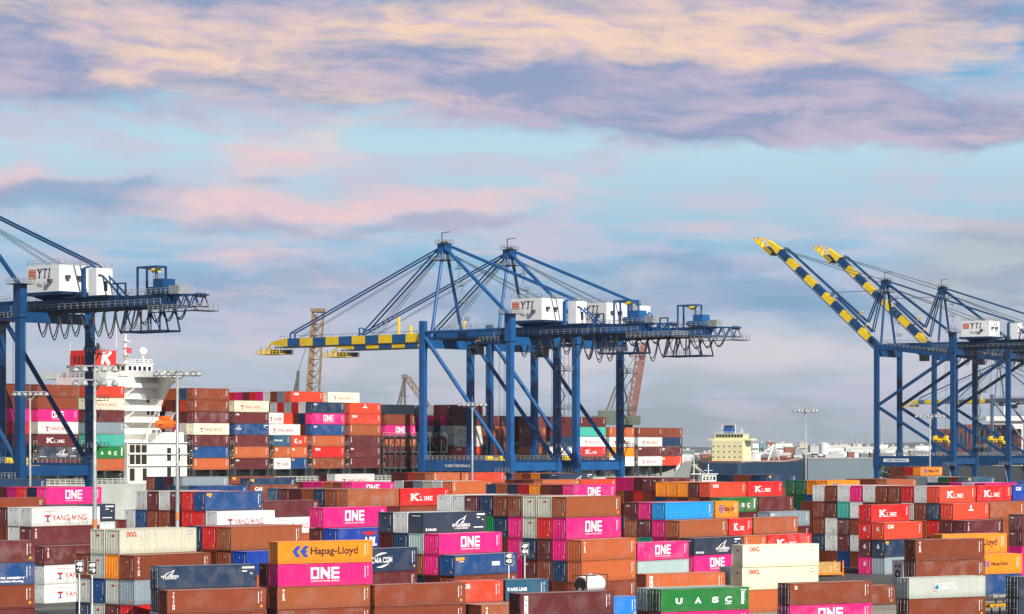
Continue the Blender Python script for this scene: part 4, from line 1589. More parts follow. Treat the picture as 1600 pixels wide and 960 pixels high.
A9 = Row('long row behind that pair', 'B', 'L', 543, 765, HC, ['bn:LBLN mr x x x', 'br br x x x', 'nv x x x x', 'og x x x x', 'mr x x x x', 'mr x x x x', 'tb x x x x'])
A9.bay('end of the long row', 12.4, ['rd:KL br x x x'])
Row('pink row far behind', 'B', 'L', 549, 754, HC, ['pk:ONE x x x x', 'bn x x x x', 'og x x x x', 'pk x x x x', 'pk x x x x', 'br x x x x', 'bn x x x x'])
Row('far row under ship, centre left', 'B', 'L', 524, 741, S, ['wh:YM x x x x x', 'mr x x x x x'])
FR = Row('far row under ship, middle', 'B', 'L', 677, 739, S, ['og:TEXV x x x x x', 'bn x x x x x', 'ro x x x x x', 'mr x x x x x', 'mr x x x x x'])
FR.bay('far end under ship, middle', 12.6, ['ro:ID x x x x x'])
Row('back row left of centre', 'B', 'L', 706, 752.5, HC, ['og:TEXV br x x x', 'wh x x x x', 'oc x x x x', 'gy x x x x', 'mr x x x x', 'wh x x x x'])
Row('back row behind centre block', 'B', 'L', 896, 758, HC,
    ['pk:ONE x x x x', 'mr x x x x', 'br x x x x', 'or x x x x', 'rd x x x x', 'nd x x x x', 'og x x x x', 'tb x x x x'])
B3 = Row('thin far row right of spreader', 'B', 'L', 848, 750, HC, ['og:ID x x x x', 'br x x x x', 'mr x x x x', 'br x x x x'])
B3.bay('far end of thin row', 12.6, ['ro:ID x x x x'])
Row('farthest row under blue crane', 'B', 'L', 872, 740, S, ['nd:NYK x x x x x', 'nd x x x x x', 'or x x x x x', 'br x x x x x', 'og x x x x x'])
Row('far row at ship bow', 'B', 'L', 1033, 747, HC, ['mr:TEXV mr x x x', 'mr br x x x', 'mr rd x x x', 'pk mr x x x', 'pk bn x x x', 'mr pk x x x'])
Row('centre block', 'B', 'L', 908, 844, HC,
    ['og:TEXV og:ID br:ID', 'bn:ID pk:ONE pk nv br', 'oc rd mr br x', 'oc oc nv mr x', 'br pk pk pk x', 'br nv br x x', 'nv gf x x x', 'mr x x x x', 'wh x x x x', 'wh x x x x'])
A13 = Row('block behind orange lettered stack', 'B', 'L', 527, 826.5, 2.67, ['rb:APL x x x', 'pk:ONE mr x x x'])
Row('arc-emblem block', 'B', 'R', 652, 855, HC, ['nv:CMA mr:ID x'])
Row('block left of centre block', 'B', 'L', 710, 868, S, ['bl:LBL4 br x', 'pk:ONE pk mr x', 'nd:NYK lg bn nv x', 'wh nv x x x', 'nd x x x x'])
A16 = Row('sky-blue block', 'B', 'L', 1084, 841.5, S, ['nd:NYK pk:ONE x', 'bn:ID br x x', 'sb:ID pk pk x x', 'pk mr tl x x', 'mr bn x x x'])
A16.bay('short boxes beside sky-blue block', 12.8, ['og:TEXV~20 x~20 x~20', 'rd:KL~20 x~20 x~20 x~20', 'or:HL~20 x~20 x~20 x~20 x~20'])
A16.bay('slot after the short boxes', 19.2, ['rd:KL x x', 'bn:ID x x x'])
Row('grey box behind that slot', 'B', 'R', 1265, 798, S, ['gy:LOGO mr:ID x x'])
Row('pink and grey pair', 'B', 'R', 1076, 845, S, ['pk:ONE lg:CAIS x'])
B1 = Row('orange block behind sky-blue block', 'B', 'R', 1183, 776.5, HC, ['gn:UASC mr:ID x x', 'ro:CAI x x x x', 'mr x x x x', 'or x x x x', 'or x x x x', 'or x x x x'])
B1.bay('slot right of green lettered box', 12.7, ['mr:ID x x x', 'rd:KL x x x x'])
Row('green and orange far block', 'B', 'L', 1293, 751, HC, ['or:HL x x x x', 'or x x x x', 'gd gd x x x', 'gd gd x x x'])
Row('brown far block at right', 'B', 'L', 1385, 749, HC, ['bn:ID x x x x', 'br x x x x', 'br x x x x', 'br x x x x'])
A23 = Row('long right row', 'B', 'L', 1510, 814, HC,
          ['mr:TEXV x x', 'ro:HS mr x x', 'ro:KL nv rd x x', 'wh br x x x', 'rd wh x x x', 'br br x x x', 'br br x x x', 'wh br x x x', 'pk wh br wh x',
           'wh tl mr mr x', 'br mr wh wh br', 'wh br br nv br', 'br br br x'])
A23.bay('next slot of long right row', 12.7, ['bn x x', 'bn:ID x x x', 'rd:KL x x x x'])
A23.bay('last slot of long right row', 25.4, ['', 'ro:CAI x x x', 'rb:CAI x x x x'])
Row('six-numbered block', 'B', 'L', 1382, 817, HC, ['ro:CAI# nv:LBL# gy', 'rd:KL rd# mr# pk#'])
Row('right edge block', 'B', 'L', 1597, 804, S, ['mr mr x x'])
Row('farthest row under right cranes', 'B', 'L', 1438, 730, S, ['or:HL x x x x x', 'rd x x x x x', 'br x x x x x', 'br x x x x x'])
Row('thin far row under right cranes', 'B', 'L', 1512, 746, HC, ['tb:LBL x x x x', 'br x x x x', 'gd x x x x', 'wh x x x x', 'gy x x x x', 'gy x x x x', 'br x x x x', 'br x x x x'])
Row('row behind long right row', 'B', 'L', 1540, 755, HC, ['pk x x x x', 'wh x x x x', 'pk x x x x', 'mr x x x x', 'nv x x x x'])
Row('navy far row by tanker', 'B', 'L', 1200, 742.5, HC, ['nv:LBL x x x x', 'nv x x x x', 'br x x x x', 'br x x x x', 'nv x x x x', 'nv x x x x'])
LB = Row('far row before white ship house', 'B', 'L', 285, 745.5, S, ['gy:ID br x x x x', 'mr mr x x x x', 'nv nv x x x x', 'br br x x x x'])
LB.bay('end of row before ship house', 12.8, ['br:LBL x x x x x'])
L4 = Row('thin blue far row at left', 'B', 'L', 309, 759.5, HC, ['bl:NYKL x x x x', 'gy x x x x', 'tb x x x x'])
L4.bay('brown end of thin blue row', 12.8, ['br:CAI x x x x'])
Row('navy far row at left edge', 'B', 'R', 72, 748, S, ['nv:LBL x x x x x'])
Row('pink row at left edge', 'B', 'L', 72.5, 762, HC, ['pk:ONE x x x x', 'nv x x x x', 'rd x x x x', 'pk x x x x', 'mr x x x x'])
Row('brown row between left rows', 'B', 'R', 70, 777, 2.72, ['br:CAIS x x x x'])
Row('navy long far row', 'B', 'R', 462, 746.5, S, ['nv:LBL x x x x x'])
Row('brown long far row', 'B', 'R', 449, 755, HC, ['br:ID x x x x'])
# ------------------------------------------------------------------ container ship along the quay
TQ = radians(50.0)
QU = Vector((cos(TQ), sin(TQ), 0))       # along the quay, away to the right
QN = Vector((-sin(TQ), cos(TQ), 0))      # from the yard towards the water
SO = Vector((-79.0, 646.0, 0))           # near-side corner of the bay right of the deckhouse
DECK, HATCH = 12.6, 15.7
ship = thing('container_ship', 'long container ship with white deckhouse, red funnel and grey-green hull along the quay', 'container ship', SO, TQ)
M_HULL = mat('hull_grey_green', (.42, .45, .42, 1), .5, 0, .14, .12)
M_DECKM = mat('deck_green_grey', (.12, .14, .13, 1), .7, 0, .2, .3)


def hull_part():
    mb = MB()
    st = [-100, -92, -60, 0, 100, 165, 184, 194, 203, 211, 218, 224, 229, 233, 236]
    rows = []
    for s in st:
        bd = 22.0 * (1 - max(0, (s - 180) / 57.5) ** 2.5)
        bw = 22.0 * (1 - max(0, (s - 172) / 61.0) ** 2.0) if s < 229 else .25
        bd, bw = max(bd, .3), max(bw, .25)
        zt = DECK + (0 if s < 200 else min(4.4, (s - 200) * .40))
        zk = -5.0 if s < 226 else -5 + (s - 226) * 1.2
        pts = []
        for z, b in ((zk, bw * .92), (-1, bw), (4, bw + (bd - bw) * .25), (9, bw + (bd - bw) * .62), (zt, bd)):
            pts.append((s, 21.2 - b, z))
        pts2 = [(s, 42.4 - y, z) for (s_, y, z) in pts[::-1]]
        rows.append(pts + pts2)
    n = len(rows[0])
    vs = [p for r in rows for p in r]
    fs = []
    for i in range(len(rows) - 1):
        for k in range(n - 1): fs.append((i * n + k, (i + 1) * n + k, (i + 1) * n + k + 1, i * n + k + 1))
        fs.append((i * n + n - 1, (i + 1) * n + n - 1, (i + 1) * n, i * n))
    fs += [tuple(range(n)), tuple((len(rows) - 1) * n + k for k in range(n))[::-1]]
    mb.mesh(vs, fs, M_HULL)
    mb.build('hull', ship)
    mb = MB()
    for i in range(len(rows) - 1):                     # bulwark round the bow
        a, b = rows[i][4], rows[i + 1][4]
        if a[0] >= 203:
            for sg in (0, 1):
                A = a if not sg else (a[0], 42.4 - a[1], a[2])
                B = b if not sg else (b[0], 42.4 - b[1], b[2])
                mb.poly([A, B, (B[0] + .3, B[1], B[2] + 1.5), (A[0] + .3, A[1], A[2] + 1.5)], M_SHIPW)
    mb.build('bulwark', ship)


hull_part()
BAYS = [(-63.8, ['br', 'mr', 'pk', 'rd', 'mr', 'nv', 'mr'], 7), (-49.3, ['br', 'br', 'pk:ONE', 'wh:YM', 'mr:KL', 'nd:NYK', 'mr'], 7),
        (-34.8, ['ro:CAI', 'cr:YM', 'mr', 'gy:LOGO', 'tl', 'gn:UASC', 'og'], 7),
        (0.0, ['br:TEXV', 'br:TEXV', 'mr:TEXV', 'cr:YM', 'mr:TEXV', 'bl:LBL', 'og:TEXV'], 7),
        (14.0, ['cr:YM', 'mr:LOGO', 'bl:NYKS', 'mr:TEXV', 'og:TEXV', 'mr:LOGO'], 6),
        (28.0, ['tb:NYKL~20+ro:KL~20', 'og:CAI~20+og:CAI~20', 'wh:YM~20+bl:LBL~20'], 6),
        (42.0, ['nv:LOGO', 'pk:ONE', 'bl:LOGO', 'og:TEXV', 'rd:CAI', 'br:TEXV'], 6),
        (56.0, ['ro:HS', 'ro:CAI', 'bn:TEXV', 'mr:TEXV', 'mr:LOGO', 'mr:TEXV'], 6),
        (70.0, ['br:ID', 'pk:ONE', 'og:ID', 'x', 'x'], 5),
        (84.0, [], 6),
        (98.0, ['mr', 'mr', 'oc:YM', 'wh:YM', 'ro:CAI', 'pk'], 6),
        (112.0, ['mr', 'og', 'br', 'mr:TEXV', 'wh'], 5), (126.0, ['mr', 'br:TEXV', 'mr', 'bn', 'mr'], 5),
        (140.0, ['mr', 'mr', 'nv', 'wh:YM', 'og'], 5), (154.0, ['mr:TEXV', 'tl', 'wh:YM', 'rd:KL', 'mr:KL'], 5),
        (168.0, ['og:TEXV', 'wh:YM', 'or', 'wh'], 4), (182.0, ['br:TEXV', 'wh:YM', 'mr:LOGO', 'wh:YM'], 4)]
SHN = ['left edge', 'left of left mast', 'left of white deckhouse', 'right of white deckhouse']
for bi, (s0, tiers, nl) in enumerate(BAYS):
    nb = len(tiers)
    bayname = SHN[bi] if bi < 4 else None
    for t, tk in enumerate(tiers):
        z = HATCH + (nb - 1 - t) * (HC + .015)
        off = 0.0
        for q, one in enumerate(tk.split('+')):
            d = parse(one)
            if d['col'] == 'x':
                flat_box(STACK, SO + QU * s0 + Vector((0, 0, z)), TQ, L40, HC, COLS['mr'][0])
                continue
            P = SO + QU * (s0 + off) + Vector((0, 0, z))
            off += d['L'] + .07
            cn = COLS[d['col']][1]
            bt = BRANDTXT.get(d['brand'])
            where = 'ship bay ' + bayname if bayname else '%s ship bay past deckhouse' % ['', 'second', 'third', 'fourth', 'fifth', 'sixth', 'seventh', 'eighth', 'ninth', 'tenth', 'eleventh', 'twelfth', 'thirteenth', 'last'][bi - 3]
            hl = (['left', 'right'][q] + ' half, ') if len(tk.split('+')) > 1 else ''
            lab = '%s container%s, %s%s in %s' % (cn, ' ' + bt if bt else '', hl, ORD[t], where)
            container(P, TQ, d['L'], HC, d, lab, 's%d.%d.%d' % (bi, t, q), d['brand'] is not None)
    # stacks further in across the beam
    high = {4: (6, 6), 5: (5, 6), 6: (6, 7), 7: (6, 7)}.get(bi, (nb if nb > 3 else 6, nl))
    ncol = 16 if bi < 14 else 13
    for k in range(1, ncol):
        n = high[0] if k < 3 else high[1]
        if bi == 9 and k < 5: continue
        if bi == 8: n = 5
        if bi == 5: n = 5 if k < 3 else 5
        for t in range(n):
            if t < n - 1 and 3 < k < ncol - 1 and bi not in (3, 6, 7, 8, 10): continue   # inside the block, never seen
            P = SO + QU * s0 + QN * (k * 2.62) + Vector((0, 0, HATCH + t * (HC + .015)))
            c = R.choice(['br', 'mr', 'mr', 'rd', 'nv', 'gy', 'wh', 'pk', 'og', 'tb', 'br', 'lg', 'mr', 'wh', 'wg', 'pk', 'ro'])
            tk = None
            if bi == 6 and k == 3 and t == 6: tk = 'ro:CAI'
            if bi == 7 and k == 2 and t == 6: tk = 'cr:YM'
            if bi == 7 and k == 3 and t == 6: tk = 'cr:YM'
            if bi == 5 and k == 1 and t == 4: tk = 'wh:YM~20'
            if bi == 5 and k == 1 and t == 3: tk = 'wh:YM'
            if tk:
                d = parse(tk)
                lab = {'ro:CAI': 'orange-red container, highest on the ship right of deckhouse', 'cr:YM': 'cream container with red lettering high on ship, %s of two' % ['nearer', 'farther'][k - 2],
                       'wh:YM~20': 'short white container with red lettering high in recess of ship stacks', 'wh:YM': 'white container with red lettering just above recess of ship stacks'}[tk]
                container(P, TQ, d['L'], HC, d, lab, 'h%d.%d.%d' % (bi, k, t), True)
            else:
                flat_box(STACK, P, TQ, L40, HC, COLS[c][0])
    if bi == 7:
        for t in (6,):
            flat_box(STACK, SO + QU * s0 + QN * (4 * 2.62) + Vector((0, 0, HATCH + 6 * (HC + .015))), TQ, L40, HC, COLS['wh'][0])
for t, tk_ in enumerate(['br:ID', 'nv:LBL', 'mr:CAI', 'ro:CAI']):
    d = parse(tk_)
    container(SO + QU * 196.0 + QN * 2.62 + Vector((0, 0, HATCH + (3 - t) * (HC + .015))), TQ, L40, HC, d,
              '%s container, %s in the foremost bow stack of the ship' % (COLS[d['col']][1], ORD[t]), 'f0.%d' % t, True)
for k in range(2, 14):
    for t in range(4):
        if t == 3 or k == 13: flat_box(STACK, SO + QU * 196.0 + QN * (k * 2.62) + Vector((0, 0, HATCH + t * (HC + .015))), TQ, L40, HC, COLS[R.choice(['mr', 'br', 'rd', 'nv'])][0])
for t, tk_ in enumerate(['rd~20', 'rd~20', 'bl~20', 'og~20']):
    d = parse(tk_)
    container(SO + QU * 210.5 + QN * 10.0 + Vector((0, 0, HATCH + (3 - t) * (HC + .015))), TQ, L20, HC, d,
              'short %s container, %s of the last stack at the ship bow' % (COLS[d['col']][1], ORD[t].replace(' down', '')), 'f1.%d' % t, True)
# hatch coamings, pedestals, deck edge railing, lashing bridges
mb = MB()
for s0, tiers, nl in BAYS:
    mb.box(s0 + .3, s0 + 11.9, 3.2, 39.0, DECK - .4, HATCH - .06, M_DECKM)
mb.box(196.3, 217.5, 8.5, 34.0, DECK - .4, HATCH - .06, M_DECKM)
mb.build('hatch_coaming', ship)
for s0, tiers, nl in BAYS:
    for a in (.2, 5.9, 11.7):
        mb = MB()
        mb.box(s0 + a, s0 + a + .5, .05, 3.2, HATCH - .7, HATCH - .08, M_DGREY)
        mb.box(s0 + a, s0 + a + .5, .1, .6, DECK - .2, HATCH - .7, M_DGREY)
        mb.bar((s0 + a + .25, 2.8, DECK), (s0 + a + .25, .4, HATCH - .6), .2, m=M_DGREY)
        mb.build('container_pedestal', ship)
    for a in (3, 8.5):
        mb = MB()
        mb.box(s0 + a, s0 + a + .25, 3.0, 3.19, DECK + .9, DECK + 1.3, M_CWHITE)
        mb.build('deck_lamp', ship)
mb = MB()
mb.rail([(-95, -.5, DECK), (-22, -.5, DECK)], 1.2, 1.6, .06, M_RAIL, 2)
mb.rail([(-1, -.5, DECK), (150, -.5, DECK)], 1.2, 1.6, .06, M_RAIL, 2)
mb.build('deck_railing', ship)
for s0, tiers, nl in BAYS:
    mb = MB()
    for k in range(17):
        y = .1 + k * 2.62
        if k > 6 and k % 3: continue
        for x in (s0 - 1.25, s0 - .35): mb.bar((x, y, DECK), (x, y, HATCH + 6.2), .22, m=M_DGREY)
        mb.bar((s0 - 1.25, y, HATCH + 3), (s0 - .35, y, HATCH + 6), .1, m=M_DGREY)
    for z in (HATCH + .2, HATCH + 3.1, HATCH + 6.2):
        mb.box(s0 - 1.35, s0 - .25, 0, 42, z - .09, z + .09, M_DGREY)
        mb.rail([(s0 - 1.35, 0, z), (s0 - .25, 0, z)], 1.0, .9, .05, M_GALV)
    for k in range(3):
        mb.tube((s0 - .9, .02, HATCH + 1 + 1.8 * k), (s0 - .5, .02, HATCH + 1.3 + 1.8 * k), .13, 6, m=M_YEL)
    mb.build('lashing_bridge', ship)

# tall lattice frame where the near stacks are missing
mb = MB()
for k in range(12):
    x = 68.6 + k * 2.35
    mb.bar((x, -.45, DECK), (x, -.45, HATCH + 8.6), .26, m=M_DGREY)
    if k < 11:
        for z0_ in (HATCH + .2, HATCH + 4.4):
            a_, b_ = (x, x + 2.35) if k % 2 else (x + 2.35, x)
            mb.bar((a_, -.45, z0_), (b_, -.45, z0_ + 4.0), .17, m=M_DGREY)
for z0_ in (HATCH + .1, HATCH + 4.3, HATCH + 8.5):
    mb.bar((68.6, -.45, z0_), (94.5, -.45, z0_), .34, m=M_DGREY)
    mb.box(68.6, 94.5, -.3, .0, z0_ + .18, z0_ + .24, M_DGREY)
mb.rail([(68.6, -.5, HATCH + 8.6), (94.5, -.5, HATCH + 8.6)], 1.0, 2.35, .05, M_GALV)
mb.build('side_lattice', ship)

# deckhouse
dh = MB()
dh.box(-21.5, -4.0, 8.0, 26.5, DECK, 38.6, M_SHIPW)
dh.box(-21.5, -2.0, 0.2, 42.0, DECK - .2, 22.6, M_SHIPW)
dh.box(-9.0, -2.2, 1.2, 8.0, 22.6, 25.0, M_SHIPW)
dhm = dh.build('deckhouse', ship)
mb = MB()
for lv in range(5):
    z = 24.6 + lv * 2.85
    mb.box(-21.4, -5.0, 6.2, 8.0, z, z + .16, M_SHIPW)
    mb.box(-21.4, -5.0, 6.2, 6.3, z + .17, z + 1.1, M_SHIPW) if lv % 2 == 0 else mb.rail([(-21.4, 6.25, z), (-5, 6.25, z)], 1.1, 1.5, .05, M_SHIPW)
    if lv < 4:
        a, b = (-17.5, -13.5) if lv % 2 else (-13.5, -17.5)
        for dy in (6.5, 7.3): mb.bar((a, dy, z + .1), (b, dy, z + 2.85), .16, m=M_SHIPW)
        for k in range(9):
            t = k / 9
            mb.bar((a + (b - a) * t, 6.5, z + .1 + 2.85 * t), (a + (b - a) * t, 7.3, z + .1 + 2.85 * t), .12, m=M_SHIPW)
mb.build('side_decks', dhm)
for s, w, z in [(-8.2, 7.95, 29.4), (-6.8, 7.95, 29.4), (-8.2, 7.95, 32.3), (-19.5, 7.95, 32.3), (-19.5, 7.95, 26.6)]:
    each('window', dhm, [(s, s + .8, w, w + .03, z, z + 1.1)], M_GLASS)
each('side_opening', dhm, [(-20.9, -15.2, .17, .25, z, z + h_) for z, h_ in ((20.0, 1.9), (17.2, 2.2))], M_DARK)
each('side_opening', dhm, [(-20.9, -18.9, .17, .25, 13.2, 16.2), (-16.6, -15.2, .17, .25, 13.2, 16.2), (-8.6, -7.3, .17, .25, 18.0, 21.2), (-5.6, -4.3, .17, .25, 18.0, 21.2),
                            (-8.6, -7.3, .17, .25, 13.4, 16.4), (-5.6, -4.3, .17, .25, 13.4, 16.4)], M_DARK)
each('pillar', dhm, [(x, x + .3, .0, .165, 12.6, 22.5) for x in (-21.2, -19.3, -17.4, -15.4, -9.4, -6.6, -3.6)], mat('ship_cream_paint', (.66, .62, .48, 1), .5))
each('ledge', dhm, [(-21.4, -2.0, -.25, .165, z, z + .22) for z in (12.5, 16.75, 19.6, 22.38)], M_SHIPW)
mb = MB()
mb.box(-12.5, -4.0, -.6, 43.0, 38.6, 39.0, M_SHIPW)
mb.box(-12.5, -12.35, -.6, 43.0, 39.0, 40.1, M_SHIPW)
mb.box(-4.15, -4.0, -.6, 43.0, 39.0, 40.2, M_SHIPW)
mb.box(-12.35, -4.15, -.6, -.45, 39.0, 40.2, M_SHIPW)
mb.mesh([(-5.4, 8.0, 29.5), (-5.4, 8.0, 38.6), (-5.4, -.4, 38.6), (-5.4, 3.4, 36.6), (-5.4, 6.2, 33.2),
         (-4.2, 8.0, 29.5), (-4.2, 8.0, 38.6), (-4.2, -.4, 38.6), (-4.2, 3.4, 36.6), (-4.2, 6.2, 33.2)],
        [(0, 1, 2, 3, 4), (9, 8, 7, 6, 5), (0, 4, 9, 5), (4, 3, 8, 9), (3, 2, 7, 8), (1, 0, 5, 6), (2, 1, 6, 7)], M_SHIPW)
mb.build('bridge_wing', dhm)
mb = MB()
mb.box(-13.5, -5.0, 9.5, 32.0, 39.0, 41.9, M_SHIPW)
mb.box(-13.8, -4.7, 9.2, 32.3, 41.9, 42.1, M_SHIPW)
mb.rail([(-13.6, 9.4, 42.1), (-5, 9.4, 42.1), (-5, 30, 42.1)], 1.0, 1.4, .05, M_SHIPW)
mb.rail([(-21.4, 26, 38.6), (-21.4, 8.1, 38.6), (-14, 8.1, 38.6)], 1.1, 1.5, .06, M_SHIPW, 2)
wh = mb.build('wheelhouse', dhm)
each('bridge_window', wh, [(-13.54, -13.45, 10.2 + k * 1.9, 11.4 + k * 1.9, 40.3, 41.4) for k in range(6)], M_GLASS)
each('bridge_window', wh, [(-12.9 + k * 1.6, -11.9 + k * 1.6, 9.46, 9.55, 40.3, 41.4) for k in range(5)], M_GLASS)
mb = MB()
mb.box(-21.2, -14.3, 12.0, 22.0, 38.6, 41.4, mat('funnel_base_grey', (.34, .36, .33, 1), .6))
mb.box(-21.0, -14.5, 12.2, 21.8, 41.4, 45.2, M_FUNNEL)
fu = mb.build('funnel', ship)
each('louvre', fu, [(-21.04, -20.95, 13.6 + k * 1.5, 14.5 + k * 1.5, 41.9, 43.9) for k in range(5)], mat('funnel_louvre', (.20, .01, .01, 1)))
mb = MB()
vs, fs, w = stroke_letters('K', 3.1, w=.95, t=.30, serif=False, shear=.22)
label_mesh(mb, vs, fs, (-19.4, 12.16, 41.7), (1, 0, 0), (0, 0, 1), M_WHITE)
mb.build('emblem_letter', fu)
for x, y, h in ((-19, 14, 1.4), (-18, 15.5, 1.8), (-17, 17, 1.2), (-19.5, 18, 1.0)):
    mb = MB()
    mb.tube((x, y, 45.2), (x + .3, y, 45.2 + h), .45, 10, m=M_DARK)
    mb.build('exhaust_pipe', fu)
mb = MB()
mb.tube((-9, 15, 42), (-9, 15, 49.5), .45, 8, .25, m=M_SHIPW)
for z in (44, 46, 47.6):
    mb.bar((-9, 13.4, z), (-9, 16.6, z), .18, m=M_SHIPW)
    mb.box(-9.9, -8.1, 14.2, 15.8, z + .1, z + .25, M_SHIPW)
mb.bar((-9.9, 14, 45), (-9.9, 16.5, 45), .3, m=M_SHIPW)
mb.tube((-9, 15, 49), (-9, 15, 50.6), .08, m=M_DARK)
mb.build('radar_mast', ship)
mb = MB()
mb.tube((-6.5, 11.3, 42), (-6.5, 11.3, 44.2), .3, 8, m=M_SHIPW)
mb.lathe([(.3, 0), (.95, .5), (1.1, 1.1), (.95, 1.7), (.5, 2.1), (.05, 2.25)], 14, (-6.5, 11.3, 44), M_SHIPW)
mb.build('radome', ship, smooth_=True)
for x, y, h in ((-20, 23, 11), (-20.8, 12.5, 6), (-14.2, 12.5, 7.5)):
    mb = MB()
    mb.tube((x, y, 38.6 if y > 20 else 46), (x, y, (38.6 if y > 20 else 46) + h * .8), .10, 6, .05, m=M_SHIPW)
    mb.build('antenna', ship)
fl = MB()
fl.mesh([(-11.0, 12.5, 44.8), (-9.2, 12.5, 44.6), (-9.2, 12.5, 46.0), (-11.0, 12.5, 46.2)], [(0, 1, 2, 3)], mat('flag_red', (.55, .06, .10, 1)))
fl.mesh([(-11.0, 12.53, 44.8), (-9.2, 12.53, 44.6), (-9.2, 12.53, 46.0), (-11.0, 12.53, 46.2)], [(3, 2, 1, 0)], mat('flag_red', (.55, .06, .10, 1)))
fl.build('flag', ship)
mb = MB()                                               # enclosed lifeboat
vs, fs = [], []
n = 12
sec = [(-11.6, .2), (-11.1, .75), (-10.1, 1.12), (-8, 1.25), (-6.2, 1.12), (-5.2, .75), (-4.8, .2)]
for x, r in sec:
    for k in range(n):
        a = 2 * pi * k / n
        vs.append((x, 1.3 + r * 1.0 * cos(a), 27.0 + r * (1.05 if sin(a) > 0 else .95) * sin(a)))
for i in range(len(sec) - 1):
    for k in range(n): fs.append((i * n + k, i * n + (k + 1) % n, (i + 1) * n + (k + 1) % n, (i + 1) * n + k))
fs += [tuple(range(n))[::-1], tuple((len(sec) - 1) * n + k for k in range(n))]
mb.mesh(vs, fs, M_LBOAT)
mb.box(-9.8, -7.0, .6, 2.0, 28.2, 29.0, M_LBOAT)
lb = mb.build('lifeboat', ship)
mb = MB()
mb.box(-11.2, -5.2, .16, .26, 26.9, 27.1, mat('lifeboat_strake', (.45, .05, .01, 1)))
mb.build('strake', lb)
for x in (-11.4, -5.2):
    mb = MB()
    mb.bar((x, 4.5, 25), (x, 1.2, 29.8), .3, m=M_SHIPW)
    mb.bar((x, 1.2, 29.8), (x, 1.2, 28.3), .08, m=M_DARK)
    mb.bar((x, 4.5, 22.6), (x, 4.5, 25.2), .3, m=M_SHIPW)
    mb.bar((x, 1.0, 22.6), (x, 1.0, 25.6), .25, m=M_SHIPW)
    mb.build('davit', ship)
# forward wave-breaker frame, foremast and mooring lines
mb = MB()
for k in range(3):
    y = 17 + k * 3.2
    for z in range(4):
        mb.bar((218.4, y, DECK + 1 + z * 3), (218.4, y + 3.2, DECK + 1 + z * 3), .25, m=M_DGREY)
    mb.bar((218.4, y, DECK), (218.4, y, DECK + 13), .3, m=M_DGREY)
mb.build('fore_rack', ship)
mb = MB()
mb.tube((224, 21, DECK + 4), (233, 21, DECK + 12), .35, 8, .15, m=M_SHIPW)
mb.bar((224, 21, DECK + 4), (224, 21, DECK + 9), .2, m=M_SHIPW)
mb.bar((224, 21, DECK + 9), (232, 21, DECK + 11.5), .08, m=M_SHIPW)
mb.build('fore_derrick', ship)
for k, (ax, ay, bx, by) in enumerate(((231, 14.5, 240, -6.5), (231.5, 15, 237, -6.5), (232, 16, 234, -6.5), (229, 13, 226, -5.5))):
    mb = MB()
    A, B = Vector((ax, ay, DECK + 3.2)), Vector((bx, by, .8))
    pts = []
    for i in range(13):
        t = i / 12
        p = A.lerp(B, t)
        p.z -= 2.2 * 4 * t * (1 - t) * .5
        pts.append(p)
    mb.path(pts, .09, 5, m=M_RAIL)
    mb.build('mooring_line', ship)

for k in range(21):
    for b_ in range(2):
        nt = (9 if 1 < k < 17 else 8) - (b_ if k % 3 else 0)
        for t in range(nt):
            if b_ == 0 or t > 6:
                th8 = radians(80)
                P = fs_p + Vector((cos(th8), sin(th8), 0)) * (4 + b_ * 13.5) + Vector((-sin(th8), cos(th8), 0)) * (k * 2.62) + Vector((0, 0, 10 + t * (HC + .015)))
                flat_box(STACK, P, th8, L40, HC, COLS[R.choice(['mr', 'br', 'mr', 'nd', 'mr', 'nv', 'mr', 'nd'])][0])

# ------------------------------------------------------------------ ship-to-shore gantry cranes
M_CABLE = mat('black_cable', (.02, .02, .022, 1), .7)
M_SIGNRED = mat('sign_orange_red', (.62, .10, .04, 1), .5)
M_ROPE = mat('steel_rope', (.12, .13, .14, 1), .5, .5)


